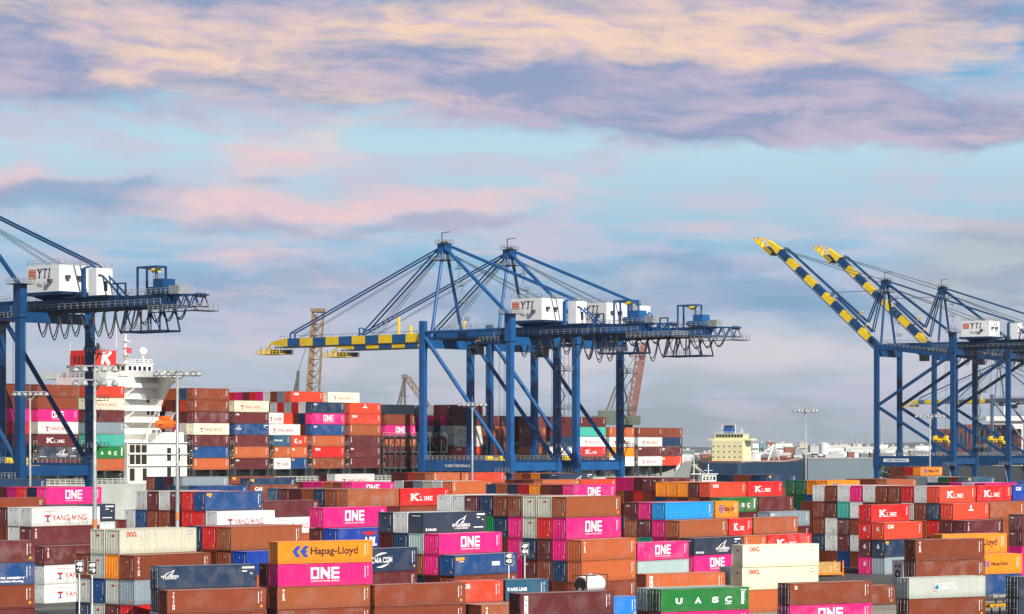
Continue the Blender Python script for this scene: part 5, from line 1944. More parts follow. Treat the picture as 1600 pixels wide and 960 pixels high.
def crane(label, L1pos, th, raised, number, dz=0.0, blue=None, parts_detail=True):
    """local x runs towards the water, local y towards the camera along the quay"""
    u = Vector((cos(th), sin(th), 0))
    n = Vector((-sin(th), cos(th), 0))
    org = Vector(L1pos) + n * 15.24 + u * 9.7
    org.z = 0
    B_ = blue or M_CRANE
    rz = th + pi / 2
    c = thing('gantry_crane', label, 'gantry crane', org, rz, 'ship-to-shore gantry cranes')
    G0, G1 = 50.4 + dz, 53.0 + dz           # girder
    HW = 9.7
    for a in (15.24, -15.24):
        for y in (HW, -HW):
            mb = MB()
            top = (56.0 if a < 0 else 55.2) + dz if y > 0 else 53.0 + dz
            if raised: top = (59.5 if a > 0 else 63.0) if y > 0 else (59.0 if a > 0 else 58.5)
            mb.box(a - .85, a + .85, y - .72, y + .72, 5.2, top, B_)
            mb.box(a - 1.05, a + 1.05, y - .9, y + .9, 14.0 if not raised else 13.5, 19.5 if not raised else 20.5, B_)
            if a < 0 and y > 0: mb.box(a - 1.15, a + 1.15, y - .95, y + .95, top - 7, top, B_)
            lg = mb.build('leg', c)
            if y > 0 and a < 0:
                mb = MB()
                mb.box(a - 2.3, a + 2.3, y - 2.0, y + 2.0, top + .02, top + .16, M_DGREY)
                mb.rail([(a - 2.3, y - 2, top + .16), (a + 2.3, y - 2, top + .16), (a + 2.3, y + 2, top + .16), (a - 2.3, y + 2, top + .16), (a - 2.3, y - 2, top + .16)], 1.1, 1.0, .04, M_GALV)
                mb.build('cap_platform', lg)
            mb = MB()
            for k in (-4.5, -1.5, 1.5, 4.5):
                mb.tube((a - .3, y + k, .42), (a + .3, y + k, .42), .42, 12, m=M_DARK)
                mb.box(a - .6, a + .6, y + k - .7, y + k + .7, .6, 1.6, B_)
            mb.box(a - .7, a + .7, y - 4.8, y + 4.8, 1.6, 2.8, B_)
            mb.box(a - .9, a + .9, y - 2.0, y + 2.0, 2.8, 5.2, B_)
            mb.build('bogie', c)
    for a in (15.24, -15.24):
        mb = MB()
        mb.box(a - .9, a + .9, -HW + 1, HW - 1, 6.0, 8.6, B_)
        mb.build('sill_beam', c)
        mb = MB()
        zt = G0 - .2
        mb.box(a - .8, a + .8, -HW + .7, HW - .7, zt - 2.2, zt, B_)
        mb.build('cross_beam', c)
        if not raised or a < 0:
            mb = MB()
            mb.box(a - .7, a + .7, -HW + .7, HW - .7, 15.2, 17.4, B_)
            mb.build('cross_beam', c)
    for y in (HW, -HW):
        mb = MB()
        mb.box(-14.2, 14.2, y - .6, y + .6, 15.0 if not raised else 14.6, 17.9 if not raised else 18.2, B_)
        zr = 17.9 if not raised else 18.2
        pb = mb.build('portal_beam', c)
        mb = MB()
        mb.rail([(-14, y + .57, zr), (14, y + .57, zr)], 1.2, 1.5, .05, M_GALV)
        mb.rail([(-14, y - .57, zr), (14, y - .57, zr)], 1.2, 1.5, .05, M_GALV)
        mb.build('walkway_railing', pb)
        if y > 0:
            mb = MB()
            if raised:
                mb.box(2.0, 12.2, y + .61, y + .65, 16.0, 17.2, M_WHITE)
                vs, fs, w = glyphs('YUSEN TERMINALS', .62, .02)
                label_mesh(mb, [(p * 8.6 / w, q) for p, q in vs], fs, (11.4, y + .68, 16.3), (-1, 0, 0), (0, 0, 1), M_BLUE)
            else:
                vs, fs, w = glyphs('YUSEN TERMINALS', .7, .02)
                label_mesh(mb, [(p * 9.0 / w, q) for p, q in vs], fs, (7.0, y + .63, 16.1), (-1, 0, 0), (0, 0, 1), M_WHITE)
            mb.build('name_board', pb)
        # side bracing
        if raised:
            mb = MB()
            mb.bar((14.2, y, 37.2), (-14.0, y, 54.5), 0.8, 1.05, B_)
            mb.build('brace', c)
            mb = MB()
            mb.bar((14.2, y, 36.0), (-14.0, y, 19.0), 0.8, 1.05, B_)
            mb.build('brace', c)
            mb = MB()
            mb.bar((14.2, y, 58.4), (-14.2, y, 54.6), .9, 1.5, B_)
            mb.rail([(14, y + .5, 59.2), (-14, y + .5, 55.4)], 1.1, 1.6, .05, M_GALV)
            mb.build('top_tie', c)
        else:
            mb = MB()
            mb.tube((14.3, y, 50.5), (-13.9, y, 18.5), .56, 10, m=B_)
            mb.build('brace', c)
            mb = MB()
            mb.tube((14.2, y, 52.2), (-14.2, y, 52.2), .40, 10, m=B_)
            mb.build('top_tie', c)
    # girder with walkway and rails
    mb = MB()
    x0, x1 = -52.0, 18.0
    mb.box(x0, x1, -1.5, 1.5, G0 + .1, G1, B_)
    for y in (-1.9, 1.75): mb.box(x0, x1, y, y + .15, G0 - .25, G0 + .1, M_DGREY)
    gd_ = mb.build('girder', c)
    mb = MB()
    mb.box(x0, x1, 1.95, 3.1, G0 + .35, G0 + .45, M_DGREY)
    mb.rail([(x0, 3.1, G0 + .45), (-4, 3.1, G0 + .45)], 1.1, 2.0, .045, M_GALV)
    mb.rail([(-4, 3.1, G1 + .2), (x1, 3.1, G1 + .2)], 1.1, 2.0, .045, M_GALV)
    mb.rail([(x0, -1.5, G1), (x1, -1.5, G1)], 1.0, 2.5, .045, M_GALV)
    k = 0
    while k < 20:
        xx = x0 + 1 + k * 3.4
        mb.box(xx, xx + .3, 1.75, 2.5, G0 - .7, G0 - .25, M_DGREY)
        k += 1
    mb.build('walkway', gd_)
    # open truss tail beyond the solid girder
    mb = MB()
    t0, t1 = -61.5, -51.0
    for y in (-1.5, 1.5):
        mb.bar((t0, y, G1 - .5), (t1, y, G1 - .1), .30, m=B_)
        mb.bar((t0, y, G0 - .3), (t1, y, G0 + .2), .34, m=B_)
        for q in range(4):
            xa = t0 + q * (t1 - t0) / 4
            xb = xa + (t1 - t0) / 4
            mb.bar((xa, y, G0 - .2), ((xa + xb) / 2, y, G1 - .4), .2, m=B_)
            mb.bar(((xa + xb) / 2, y, G1 - .4), (xb, y, G0 - .1), .2, m=B_)
    for q in range(5):
        xa = t0 + q * (t1 - t0) / 4
        for z in (G0 - .25, G1 - .45): mb.bar((xa, -1.5, z), (xa, 1.5, z), .2, m=B_)
    mb.build('tail_truss', c)
    mb = MB()
    mb.box(t0 - 1.5, t0 + 13, 1.9, 3.3, G0 - 1.3, G0 - 1.15, M_DGREY)
    mb.rail([(t0 - 1.5, 3.3, G0 - 1.15), (t0 + 13, 3.3, G0 - 1.15)], 1.3, 1.4, .06, M_GALV, 2)
    mb.box(t0 - 1.8, t0 + 1, -2.6, 3.3, G0 - 1.3, G0 - 1.1, M_DGREY)
    mb.rail([(t0 - 1.8, -2.6, G0 - 1.1), (t0 - 1.8, 3.3, G0 - 1.1)], 1.3, 1.2, .06, M_GALV, 2)
    for q in range(5): mb.bar((t0 + q * 2.6, 2.6, G0 - 1.2), (t0 + q * 2.6, 1.6, G0 + .2), .16, m=M_CRANED)
    for q in range(3): mb.tube((t0 + .5, -1 + q, G1 - .6), (t0 + .5, -.6 + q, G1 - .6), .5, 10, m=M_DGREY)
    mb.build('end_platform', c)
    mb = MB()
    mb.box(-51.5, -46.9, -2.0, 2.0, G1 + .05, G1 + .3, M_DGREY)
    mb.box(-55.6, -52.6, -1.2, 1.4, G1 - .1, G1 + 1.7, M_GALV)
    mb.box(-51.2, -48.2, -1.7, 1.7, G1 + .31, G1 + 3.2, B_)
    mb.box(-47.8, -46.4, -1.2, 1.6, G1 + .31, G1 + 1.6, B_)
    for x in (-47.6, -46.2): mb.tube((x, -1.5, G1 + .9), (x, 1.5, G1 + .9), .55, 10, m=M_DGREY)
    mb.rail([(-57, 2.1, G1 + .1), (-39, 2.1, G1 + .1)], 1.1, 1.4, .05, M_GALV)
    mb.rail([(-51.2, 1.7, G1 + 3.2), (-48.2, 1.7, G1 + 3.2)], .9, 1.0, .05, M_GALV)
    mb.build('hoist_gear', gd_)
    mb = MB()
    for x in (-48.8, -43.0):
        for y in (-1.3, 1.3): mb.bar((x, y, G1), (x, y, G1 + 5.8), .38, m=B_)
        mb.bar((x, -1.3, G1 + 5.8), (x, 1.3, G1 + 5.8), .38, m=B_)
    for y in (-1.3, 1.3): mb.bar((-49.0, y, G1 + 5.8), (-42.8, y, G1 + 5.8), .36, m=B_)
    mb.tube((-48.2, 0, G1 + 5.1), (-46.2, 0, G1 + 5.1), .5, 8, m=M_CYEL)
    mb.bar((-44, 0, G1 + 5.8), (-46, 0, G1 + 5.2), .25, m=M_DGREY)
    mb.build('service_gantry', gd_)
    # hanging maintenance frame
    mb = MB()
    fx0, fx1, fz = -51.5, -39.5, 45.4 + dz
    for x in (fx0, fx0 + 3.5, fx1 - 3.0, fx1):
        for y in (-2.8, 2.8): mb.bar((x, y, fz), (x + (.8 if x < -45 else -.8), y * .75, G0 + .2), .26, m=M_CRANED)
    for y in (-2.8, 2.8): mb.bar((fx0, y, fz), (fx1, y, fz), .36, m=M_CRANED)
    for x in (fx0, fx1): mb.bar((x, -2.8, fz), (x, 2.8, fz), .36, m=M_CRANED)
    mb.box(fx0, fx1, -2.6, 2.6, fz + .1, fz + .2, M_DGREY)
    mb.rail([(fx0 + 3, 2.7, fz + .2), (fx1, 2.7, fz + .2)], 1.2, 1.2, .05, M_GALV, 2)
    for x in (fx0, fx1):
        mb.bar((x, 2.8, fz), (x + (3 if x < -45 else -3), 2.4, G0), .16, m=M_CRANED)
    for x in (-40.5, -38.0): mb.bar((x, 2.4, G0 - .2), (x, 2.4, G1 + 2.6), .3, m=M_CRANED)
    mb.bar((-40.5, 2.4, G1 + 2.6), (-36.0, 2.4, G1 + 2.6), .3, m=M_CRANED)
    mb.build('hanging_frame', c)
    # machinery house
    hx0, hx1 = (-21.4, -10.9) if not raised else (-27.0, -16.2)
    H0 = 54.6 + dz
    mb = MB()
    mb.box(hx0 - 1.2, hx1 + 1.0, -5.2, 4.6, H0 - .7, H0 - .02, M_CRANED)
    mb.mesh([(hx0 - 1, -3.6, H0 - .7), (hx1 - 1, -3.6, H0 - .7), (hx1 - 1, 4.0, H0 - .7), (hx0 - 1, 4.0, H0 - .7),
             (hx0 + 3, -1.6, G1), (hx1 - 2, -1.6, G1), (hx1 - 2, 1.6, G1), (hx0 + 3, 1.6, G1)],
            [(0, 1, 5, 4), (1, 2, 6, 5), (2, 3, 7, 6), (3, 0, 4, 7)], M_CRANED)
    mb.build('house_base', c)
    mb = MB()
    mb.box(hx0, hx1, -5.0, 4.2, H0, H0 + 5.7, M_CWHITE)
    hs = mb.build('machinery_house', c)
    mb = MB()
    mb.rail([(hx1, 4.1, H0 + 5.6), (hx0, 4.1, H0 + 5.6), (hx0, -4.9, H0 + 5.6), (hx1, -4.9, H0 + 5.6), (hx1, 4.1, H0 + 5.6)], 1.2, 1.5, .045, M_GALV)
    mb.build('roof_railing', hs)
    mb = MB()
    mb.box(hx1 - 2.9, hx1 - .5, 4.205, 4.24, H0 + 2.9, H0 + 4.9, M_SIGNRED)
    for q in range(3): mb.box(hx1 - 2.7, hx1 - .7, 4.24, 4.26, H0 + 3.2 + q * .6, H0 + 3.45 + q * .6, mat('sign_pale', (.6, .38, .25, 1)))
    mb.build('flag_sign', hs)
    mb = MB()
    vs, fs, w = stroke_letters('YTI', 2.0, w=.95, t=.22, shear=.18)
    label_mesh(mb, [(p * 4.2 / w, q) for p, q in vs], fs, (hx1 - 3.3, 4.23, H0 + 3.0), (-1, 0, 0), (0, 0, 1), M_BLACK)
    vs, fs, w = glyphs('No.' + number, .95, .0)
    label_mesh(mb, vs, fs, (hx1 - 3.3, 4.23, H0 + 1.1), (-1, 0, 0), (0, 0, 1), M_DGREY)
    mb.build('lettering', hs)
    each('ventilator', hs, [(hx1 - 8.4, hx1 - 7.5, 4.2, 5.0, H0 + 2.0, H0 + 2.7)] + [(hx0 - .8, hx0, y, y + 1.0, H0 + 2.8, H0 + 3.5) for y in (1.6, -1.8)], M_DGREY)
    mb = MB()
    mb.box(hx0 - 10.2, hx0 - 7.6, -1.8, 2.6, G1 + .4, H0 + 4.6, M_CWHITE)
    mb.box(hx0 - 13.4, hx0 + .2, -5.2, 2.9, G1 + .05, G1 + .38, M_CRANED)
    mb.rail([(hx0 - 7.6, 2.5, H0 + 4.6), (hx0 - 10.2, 2.5, H0 + 4.6), (hx0 - 10.2, -1.7, H0 + 4.6)], 1.1, 1.4, .045, M_GALV)
    mb.box(hx0 - 10.24, hx0 - 10.18, -.4, .6, H0 - .2, H0 + 1.9, M_GLASS)
    mb.box(hx0 - 10.3, hx0 - 10.2, 1.2, 2.2, H0 + 2.8, H0 + 3.3, M_DGREY)
    mb.build('electrical_house', c)
    mb = MB()
    mb.bar((hx0 - 7.0, 3.4, G1), (hx0 - 7.0, 3.4, 59.2 + dz), .75, m=B_)
    mb.bar((hx0 - 7.0, 3.4, 59.2 + dz), (hx0 - 7.0, .9, 59.8 + dz), .4, m=B_)
    mb.build('stay_post', c)
    # apex frame
    A = Vector((16.2, 0, 75.9 + dz))
    for y in (-6.4, 6.4):
        mb = MB()
        mb.tube((15.2, y, G1 - 2), (16.0, y * .12, A.z - 1.2), .45, 10, m=B_)
        mb.build('apex_leg', c)
    mb = MB()
    mb.box(14.7, 17.7, -1.2, 1.2, A.z - 2.0, A.z + .6, B_)
    mb.box(13.2, 19.2, -2.0, 2.0, A.z - 3.9, A.z - 3.8, M_DGREY)
    mb.box(14.3, 18.1, -1.7, 1.7, A.z + .6, A.z + .7, M_DGREY)
    mb.rail([(13.2, -2, A.z - 3.8), (13.2, 2, A.z - 3.8), (19.2, 2, A.z - 3.8), (19.2, -2, A.z - 3.8), (13.2, -2, A.z - 3.8)], 1.1, 1.2, .045, M_GALV)
    mb.rail([(14.3, -1.7, A.z + .7), (14.3, 1.7, A.z + .7), (18.1, 1.7, A.z + .7), (18.1, -1.7, A.z + .7), (14.3, -1.7, A.z + .7)], 1.0, 1.2, .045, M_GALV)
    for y in (-.8, .8): mb.tube((16.2, y - .2, A.z + .9), (16.2, y + .2, A.z + .9), .55, 12, m=M_DGREY)
    mb.bar((16.2, 1.0, A.z + .6), (16.2, 1.0, A.z + 3.6), .2, m=M_DGREY)
    mb.bar((16.2, 1.0, A.z + 3.5), (13.2, 1.0, A.z + 3.7), .18, m=M_DGREY)
    mb.build('apex_head', c)
    mb = MB()
    mb.tube((15.0, .9, A.z - .6), (-14.6, HW - .4, 55.8 + dz), .50, 10, m=B_)
    mb.build('back_strut', c)
    for y in (-.9, .9):
        mb = MB()
        mb.tube((14.4, y, A.z), (hx0 - 7.0, y, 60.0 + dz), .24, 8, m=B_)
        mb.tube((hx0 - 7.0, y, 60.0 + dz), ((-37.5 if not raised else -42.0), y, G1), .24, 8, m=B_)
        mb.build('back_stay', c)
    mb = MB()
    for y in (-.5, .5):
        mb.tube((14.5, y, A.z - 2), (hx1 - 3, y, H0 + 5.8), .07, 5, m=M_ROPE)
        mb.tube((14.5, y + .3, A.z - 2), (hx1 - 7, y + .3, H0 + 5.8), .07, 5, m=M_ROPE)
    # stairs beside one apex leg
    mb.build('hoist_ropes', c)
    mb = MB()
    for q in range(4):
        z = G1 + 3 + q * 4.6
        yy = -6.4 + 5.6 * (z - G1) / (A.z - G1)
        mb.box(13.2, 15.2, yy - 1.6, yy - .2, z, z + .1, M_DGREY)
        mb.rail([(13.2, yy - .2, z + .1), (13.2, yy - 1.6, z + .1), (15.2, yy - 1.6, z + .1)], 1.0, 1.0, .05, M_GALV)
        mb.bar((13.5, yy - 1.3, z), (14.9, yy - .9, z - 4.5), .12, m=M_GALV)
    mb.build('apex_ladder', c)
    # boom
    h = Vector((19.0, 0, (G0 + G1) / 2 - (0 if raised else .45)))
    ang = radians(42.0) if raised else 0.0
    BL = 64.5
    bo = link('boom', None, c, h)
    bo.rotation_euler = (0, -ang, 0)
    mb = MB()
    seg = 11.5
    x = 0.0
    nseg = 12
    sl = (BL - 3.5) / nseg
    for q in range(nseg):
        m_ = M_CYEL if q % 2 == (1 if True else 0) else B_
        xa, xb = x + q * sl, x + (q + 1) * sl
        if q == nseg - 1:
            mb.mesh([(xa, -1.5, -1.3), (xa, 1.5, -1.3), (xa, 1.5, 1.3), (xa, -1.5, 1.3), (xb + 1.5, -1.1, -.5), (xb + 1.5, 1.1, -.5), (xb + 1.5, 1.1, .3), (xb + 1.5, -1.1, .3)],
                    [(0, 3, 2, 1), (4, 5, 6, 7), (0, 1, 5, 4), (1, 2, 6, 5), (2, 3, 7, 6), (3, 0, 4, 7)], M_CYEL)
        else:
            mb.box(xa, xb, -1.35, 1.35, -1.15, 1.15, m_)
    for y in (-1.85, 1.7): mb.box(0, BL - 4, y, y + .15, -1.5, -1.15, M_DGREY)
    boom = mb.build('boom_beam', c, h)
    boom.rotation_euler = (0, -ang, 0)
    bpy.data.objects.remove(bo)
    mb = MB()
    mb.rail([(2, 1.45, 1.3), (BL - 6, 1.45, 1.3)], .5, 4.0, .05, M_DGREY, 0)
    mb.box(1, BL - 6, -2.7, -1.9, -.6, -.5, M_DGREY)
    mb.build('boom_walkway', boom)
    mb = MB()
    tx = BL - 7
    mb.box(tx, BL + 2.4, -2.8, 2.8, -3.3, -3.1, M_CYEL)
    mb.rail([(tx, 2.8, -3.1), (BL + 2.4, 2.8, -3.1), (BL + 2.4, -2.8, -3.1), (tx, -2.8, -3.1)], 1.2, 1.2, .07, M_CYEL)
    for q in range(5): mb.bar((tx + q * 2.0, 2.2, -3.2), (tx + q * 2.0 + 1.0, 1.4, -1.2), .2, m=M_DGREY)
    mb.bar((BL + 2, 0, -3.2), (BL - 1, 0, .2), .4, m=M_CYEL)
    mb.box(tx, tx + 4, -2.3, 2.3, -3.09, -2.0, M_DGREY)
    mb.build('tip_platform', boom)
    mb = MB()
    for x, hh in ((BL - 9.5, 1.6), (28, 2.2), (14, 4.6), (9.5, 2.2)):
        for y in ((-.9, .9) if x > 20 else (-.25, .25)): mb.bar((x, y, 1.1), (x, y, 1.1 + hh), .35, m=M_CYEL if x < 20 else B_)
        mb.bar((x, -.4 if x < 20 else -.9, 1.1 + hh), (x, .4 if x < 20 else .9, 1.1 + hh), .3, m=M_CYEL if x < 20 else B_)
    mb.build('stay_brackets', boom)
    if not raised:
        for xe in (BL - 9.5, 26.0):
            for y in (-.9, .9):
                mb = MB()
                mb.tube((17.4, y, A.z - .5), (h.x + xe, y, h.z + 2.6), .23, 8, m=B_)
                mb.build('fore_stay', c)
        mb = MB()
        for xe in (BL - 13, 24, 21.5):
            for y in (-.5, .5): mb.tube((17.6, y, A.z - 2.0), (h.x + xe, y, h.z + 1.4), .07, 5, m=M_ROPE)
        mb.build('boom_hoist_ropes', c)
    else:
        def bp(x, z):
            return Vector((h.x + x * cos(ang) - z * sin(ang), 0, h.z + x * sin(ang) + z * cos(ang)))
        for y in (-.9, .9):
            mb = MB()
            yv = Vector((0, y, 0))
            k1, k2, k3 = bp(6.0, 3.6), bp(BL - 10, 2.8), bp(26, 2.6)
            kn = Vector((23.5, 0, h.z + 9.5))
            mb.tube(Vector((17.4, 0, A.z - .5)) + yv, kn + yv, .30, 8, m=B_)
            mb.tube(kn + yv, k2 + yv, .26, 8, m=B_)
            mb.tube(Vector((17.2, 0, A.z - 1.5)) + yv, Vector((21.5, 0, h.z + 5.8)) + yv, .26, 8, m=B_)
            mb.tube(Vector((21.5, 0, h.z + 5.8)) + yv, k3 + yv, .26, 8, m=B_)
            mb.build('fore_stay', c)
        mb = MB()
        tp = bp(BL - 9, 1.4)
        for y in (-.5, .5):
            mb.tube((17.6, y, A.z + 1.0), tp + Vector((0, y, 0)), .10, 5, m=M_ROPE)
            mb.tube((17.6, y, A.z - .4), bp(BL - 10, 1.4) + Vector((0, y, 0)), .10, 5, m=M_ROPE)
            mb.tube((17.6, y, A.z - 3), bp(30, 1.4) + Vector((0, y, 0)), .07, 5, m=M_ROPE)
        mb.build('boom_hoist_ropes', c)
    # trolley, operator cab, ropes, spreader
    txx = -2.0 if not raised else -6.0
    mb = MB()
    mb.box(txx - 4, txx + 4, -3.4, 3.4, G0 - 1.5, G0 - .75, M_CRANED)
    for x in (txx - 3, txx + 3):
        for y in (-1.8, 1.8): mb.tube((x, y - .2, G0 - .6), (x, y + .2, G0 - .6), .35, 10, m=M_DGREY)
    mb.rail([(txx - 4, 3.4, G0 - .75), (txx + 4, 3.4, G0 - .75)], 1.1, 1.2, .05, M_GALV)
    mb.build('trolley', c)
    mb = MB()
    mb.box(txx + 5.0, txx + 8.0, -1.2, 1.4, G0 - 4.2, G0 - 1.9, mat('cab_grey_paint', (.20, .22, .24, 1), .5))
    mb.box(txx + 5.3, txx + 7.7, 1.4, 1.43, G0 - 4.0, G0 - 2.5, M_GLASS)
    mb.box(txx + 4.0, txx + 8.4, -1.6, 1.8, G0 - 1.9, G0 - 1.5, M_CRANED)
    mb.build('operator_cab', c)
    mb = MB()
    sz = 16.6 if not raised else 23.2
    for x in (txx - 2.2, txx + 2.2):
        for y in (-1.0, 1.0): mb.tube((x, y, G0 - 1.5), (x * 1.0, y, sz + 2.0), .055, 5, m=M_ROPE)
    mb.build('lifting_ropes', c)
    mb = MB()
    mb.box(txx - 2.6, txx + 2.6, -1.2, 1.2, sz + .9, sz + 1.5, M_CYEL)
    for x in (txx - 2.2, txx + 2.2): mb.tube((x, -1.1, sz + 1.9), (x, 1.1, sz + 1.9), .55, 12, m=M_CYEL)
    mb.box(txx - .9, txx + .9, -6.0, 6.0, sz + .2, sz + .75, M_CYEL)
    for y in (-6.0, 6.0): mb.box(txx - 1.22, txx + 1.22, y - .2, y + .2, sz - .5, sz + .6, M_CYEL)
    for y in (-3, 3): mb.box(txx - 1.0, txx + 1.0, y - .5, y + .5, sz + .15, sz + .85, M_DARK)
    mb.build('spreader', c)
    # festoon cable loops
    mb = MB()
    xs = [-12.0 - k * 3.6 for k in range(14)]
    sag = [4.6, 5.4, 5.2, 4.8, 4.2, 5.0, 5.5, 4.6, 3.6, 3.0, 2.6, 2.4, 2.2, 2.0]
    for k in range(13):
        a, b = xs[k], xs[k + 1]
        for dy, f in ((2.15, 1.0), (2.45, .86)):
            pts = []
            for q in range(11):
                t = q / 10
                pts.append((a + (b - a) * t, dy, G0 - .7 - sag[k] * f * (1 - (2 * t - 1) ** 2)))
            mb.path(pts, .13, 5, m=M_CABLE)
    mb.build('festoon_cables', c)
    # zig-zag stair tower on the far landside leg
    mb = MB()
    a, y = -15.24, -HW
    z = 18.0
    k = 0
    while z < G0 - 6:
        sx = 1 if k % 2 else -1
        mb.bar((a - 1.6, y - 1.3 * sx, z), (a - 1.6, y + 1.3 * sx, z + 3.4), .18, m=M_DGREY)
        mb.bar((a - 2.3, y - 1.3 * sx, z + 1), (a - 2.3, y + 1.3 * sx, z + 4.4), .07, m=M_GALV)
        mb.box(a - 2.4, a - 1.2, y + 1.0 * sx - .6, y + 1.0 * sx + .6, z + 3.35, z + 3.45, M_DGREY)
        if k % 3 == 0:
            mb.box(a - 4.0, a - 1.2, y - 1.8, y + 1.8, z + 3.2, z + 3.32, M_DGREY)
            mb.rail([(a - 1.2, y + 1.8, z + 3.3), (a - 4, y + 1.8, z + 3.3), (a - 4, y - 1.8, z + 3.3)], 1.1, 1.0, .05, M_GALV)
        z += 3.4
        k += 1
    for q in range(28):
        zz = 18 + q * 1.15
        mb.box(a - 1.55, a - 1.2, y + .96, y + 1.25, zz, zz + .45, M_DGREY)
    mb.build('stair_tower', c)
    mb = MB()
    mb.box(-17.5, -13, HW + .95, HW + 3.2, 14.6, 14.75, M_DGREY)
    mb.rail([(-17.5, HW + 3.2, 14.75), (-13, HW + 3.2, 14.75)], 1.2, 1.1, .05, M_GALV)
    mb.bar((-16.5, HW + 2, 5.2), (-14.5, HW + 2, 14.6), .3, m=M_GALV)
    mb.rail([(-16.5, HW + 2.4, 5.4), (-14.5, HW + 2.4, 14.6)], 1.0, 2, .05, M_GALV)
    mb.build('access_stair', c)
    return c


L0 = Vector((-.5, 679.0, 0))
crane('blue gantry crane cut by the left edge, white house facing, boom out of view', L0 + QU * -162.2, TQ, False, '7', 0.0, M_CRANE2)
crane('nearer of the two middle blue gantry cranes with lowered yellow-striped boom', L0, TQ, False, '6')
crane('farther of the two middle blue gantry cranes, its lowered boom reaching less far left', L0 + QU * 27.5, TQ, False, '5')
T2 = radians(56.0)
U2 = Vector((cos(T2), sin(T2), 0))
RL = at(1489, 945.0)
crane('left of the two blue gantry cranes at right with raised striped boom', RL, T2, True, '8', 7.0, M_CRANE2)
crane('right of the two blue gantry cranes at right, cut by the frame, boom raised', RL + U2 * 50.0, T2, True, '9', 7.0, M_CRANE2)
M_FARB = mat('far_crane_grey_blue', (.10, .14, .20, 1), .5)
crane('distant gantry crane beyond the right cranes with lowered grey and yellow boom', at(1617, 1640.0), TQ, False, '1', 0.0, M_FARB)

# ------------------------------------------------------------------ floodlight masts and row signs
M_LAMP = mat('floodlight_glass', (.72, .74, .74, 1), .15)


def mast(label, x, d, top, tiers=1, spread=3.2, n=10, r=.27):
    p = at(x, d)
    t = thing('floodlight_mast', label, 'floodlight mast', p, 0, 'yard floodlight masts')
    mb = MB()
    mb.lathe([(r * 1.5, 0), (r * 1.4, .5), (r, .6), (r * .9, top * .5), (r * .55, top)], 14, (0, 0, 0), M_GALV)
    mb.build('pole', t, smooth_=True)
    mb = MB()
    mb.lathe([(r * 1.02, 0), (r * 1.02, 1.0)], 14, (0, 0, 11.5), mat('mast_band_orange', (.55, .20, .06, 1), .6))
    mb.build('band', t)
    mb = MB()
    for q in range(tiers):
        z = top - q * 1.7
        mb.bar((-spread, 0, z), (spread, 0, z), .16, m=M_GALV)
        if tiers == 1:
            for sg in (-1, 1): mb.bar((0, 0, z - 1.6), (sg * spread * .5, 0, z), .12, m=M_GALV)
        mb.bar((0, -spread * .5, z), (0, spread * .5, z), .14, m=M_GALV)
    mb.tube((0, 0, top), (0, 0, top + 1.4), .05, 6, m=M_GALV)
    mb.build('lamp_arms', t)
    for q in range(tiers):
        z = top - q * 1.7
        m_ = n // tiers
        for k in range(m_):
            f = -1 + 2 * k / (m_ - 1)
            mb = MB()
            cx, cy = f * spread, (-.35 if k % 2 else .35)
            mb.lathe([(.12, .55), (.30, .45), (.46, .12), (.50, 0)], 10, (cx, cy, z - .6), M_GALV)
            mb.lathe([(.45, 0), (.36, -.10), (.1, -.16)], 10, (cx, cy, z - .61), M_LAMP)
            mb.build('floodlight', t)


mast('tall floodlight mast in the left foreground with lamps on two levels', 148, 318, 31.2, 2, 2.4, 10, .30)
mast('tall floodlight mast behind the yellowish-white container block', 277, 352, 31.6, 1, 2.9, 8, .28)
mast('slim floodlight mast between the legs of the left edge crane', 47, 470, 31.3, 1, 2.9, 7)
mast('slim white floodlight mast in front of the middle cranes', 738, 585, 31.3, 1, 2.9, 7)
mast('lone floodlight mast on the skyline right of the tanker', 1259, 590, 30.0, 1, 2.4, 7, .20)
mast('thin floodlight mast in front of the right cranes', 1453, 800, 31.3, 1, 4.2, 8, .3)


def row_sign(label, x, y, d, text, up, post=True, side=None):
    """black board with white bay numbers on a thin pole"""
    z = EYE - (y - HZ) * d / FOC
    p = at(x, d)
    t = thing('row_sign', label, 'row sign', p, radians(up), 'black row number signs')
    mb = MB()
    mb.box(-.46, .46, -.05, .05, z - .72, z + .72, M_BLACK)
    for a0, a1, b0, b1 in ((-.50, -.46, -.76, .76), (.46, .50, -.76, .76), (-.46, .46, -.76, -.72), (-.46, .46, .72, .76)):
        mb.box(a0, a1, -.06, .06, z + b0, z + b1, M_STEEL)
    bd = mb.build('board', t)
    for k, ln in enumerate(text):
        mb = MB()
        vs, fs, w = glyphs(ln, .44, .055)
        label_mesh(mb, [(a * .72 / w, b) for a, b in vs], fs, (-.36, -.065, z + .13 - .64 * k), (1, 0, 0), (0, 0, 1), M_WHITE)
        mb.build('number', bd)
    mb = MB()
    mb.tube((0, .08, 0), (0, .08, z + .7), .07, 8, m=M_WHITE)
    mb.build('pole', t)


row_sign('black row sign reading 48, left of the foreground mast', 124, 886, 302, ['48', '68'], 8)
row_sign('black row sign reading 49, partly hidden by the foreground mast', 144, 888, 303, ['49', '69'], 8)
row_sign('black row sign reading 4E on thin white pole at centre', 795, 873, 322, ['4E', '43'], 0)
row_sign('black row sign reading 4F, right of the centre pole', 820, 858, 322, ['4F', '4N'], 4)


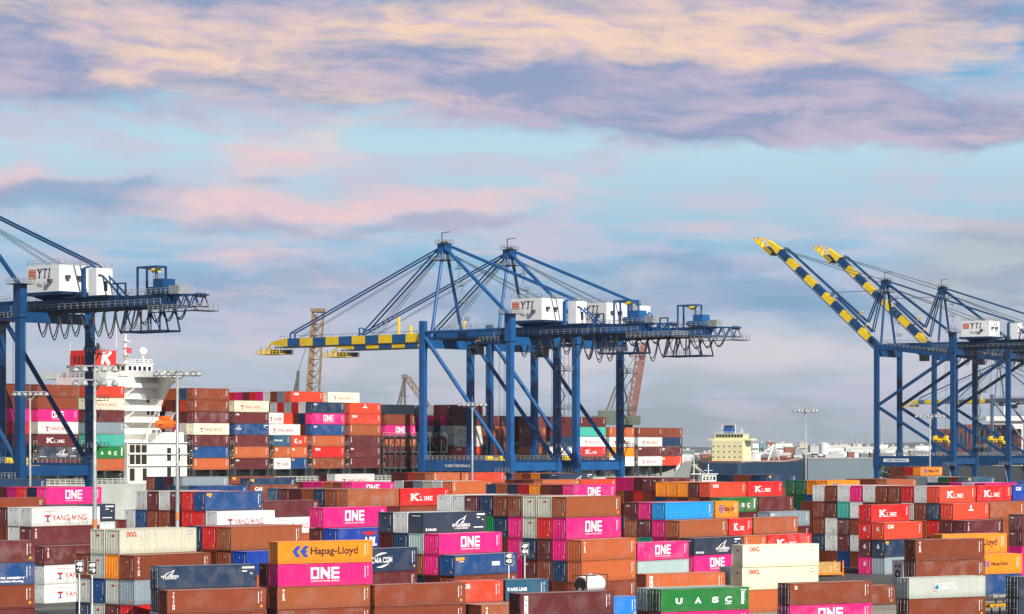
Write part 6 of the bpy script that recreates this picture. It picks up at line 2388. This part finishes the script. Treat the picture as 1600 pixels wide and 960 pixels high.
def chassis(label, x, y, yellow):
    p = gp(x, y, 0)
    t = thing('container_chassis', label, 'trailer', (p.x, p.y, 0), TH['A'] + .12, 'empty container trailers')
    m = mat('chassis_yellow', (.62, .34, .02, 1), .6, 0, .25, 2) if yellow else mat('chassis_grey', (.30, .31, .30, 1), .6, 0, .25, 2)
    mb = MB()
    for q in (.75, 1.65): mb.box(0, 12.2, q - .09, q + .09, .95, 1.28, m)
    for k in range(9): mb.box(.2 + k * 1.42, .34 + k * 1.42, .3, 2.1, 1.0, 1.2, m)
    for k in (0.05, 12.0): mb.box(k, k + .2, 0, 2.4, .98, 1.3, m)
    fr = mb.build('frame', t)
    for k in (9.3, 10.6):
        for q in (.1, 1.85):
            mb = MB()
            mb.tube((k, q, .5), (k, q + .45, .5), .5, 16, m=M_DARK)
            w = mb.build('wheel', t)
            mb = MB()
            mb.tube((k, q - .02, .5), (k, q + .47, .5), .26, 12, m=M_STEEL)
            mb.build('rim', w)
    for q in (.5, 1.9):
        mb = MB()
        mb.bar((2.6, q, 0), (2.6, q, 1.0), .16, m=M_DGREY)
        mb.build('landing_leg', t)
    for x_, q in ((.12, .05), (.12, 2.3), (12.1, .05), (12.1, 2.3)):
        mb = MB()
        mb.box(x_ - .08, x_ + .08, q - .05, q + .1, 1.3, 1.55, m)
        mb.build('twist_lock', t)


chassis('empty yellow container trailer at the bottom right corner', 1545, 962, True)
chassis('empty grey container trailer behind the yellow one at bottom right', 1552, 946, False)
# ------------------------------------------------------------------ the one mass of hidden and far containers
me = bpy.data.meshes.new('container_stacks')
me.from_pydata(STACK['v'], [], STACK['f'])
at_ = me.attributes.new('paint', 'FLOAT_COLOR', 'FACE')
at_.data.foreach_set('color', [x for c in STACK['c'] for x in (c[0], c[1], c[2], 1.0)])
ml = []
for m in STACK['m']:
    if m not in ml: ml.append(m)
for m in ml: me.materials.append(m)
ix = {m.name: i for i, m in enumerate(ml)}
me.polygons.foreach_set('material_index', [ix[m.name] for m in STACK['m']])
me.update()
o = link('container_stacks', me)
o['kind'] = 'stuff'
tag(o, 'mass of stacked shipping containers behind and beneath the clearly seen ones', 'containers')
# ------------------------------------------------------------------ harbour haze
mb = MB()
mh = bpy.data.materials.new('haze_air')
mh.use_nodes = True
hn = mh.node_tree.nodes
hl_ = mh.node_tree.links
for n_ in list(hn): hn.remove(n_)
ho = hn.new('ShaderNodeOutputMaterial')
pv = hn.new('ShaderNodeVolumePrincipled')
pv.inputs['Color'].default_value = (.72, .80, .90, 1)
pv.inputs['Density'].default_value = HAZE
pv.inputs['Anisotropy'].default_value = 0.0
hl_.new(pv.outputs[0], ho.inputs['Volume'])
mb.box(-9500, 9500, -600, 30500, -11, 130, mh)
hz = mb.build('haze')
hz['kind'] = 'stuff'
tag(hz, 'thin pale harbour haze hanging over the whole port', 'haze')
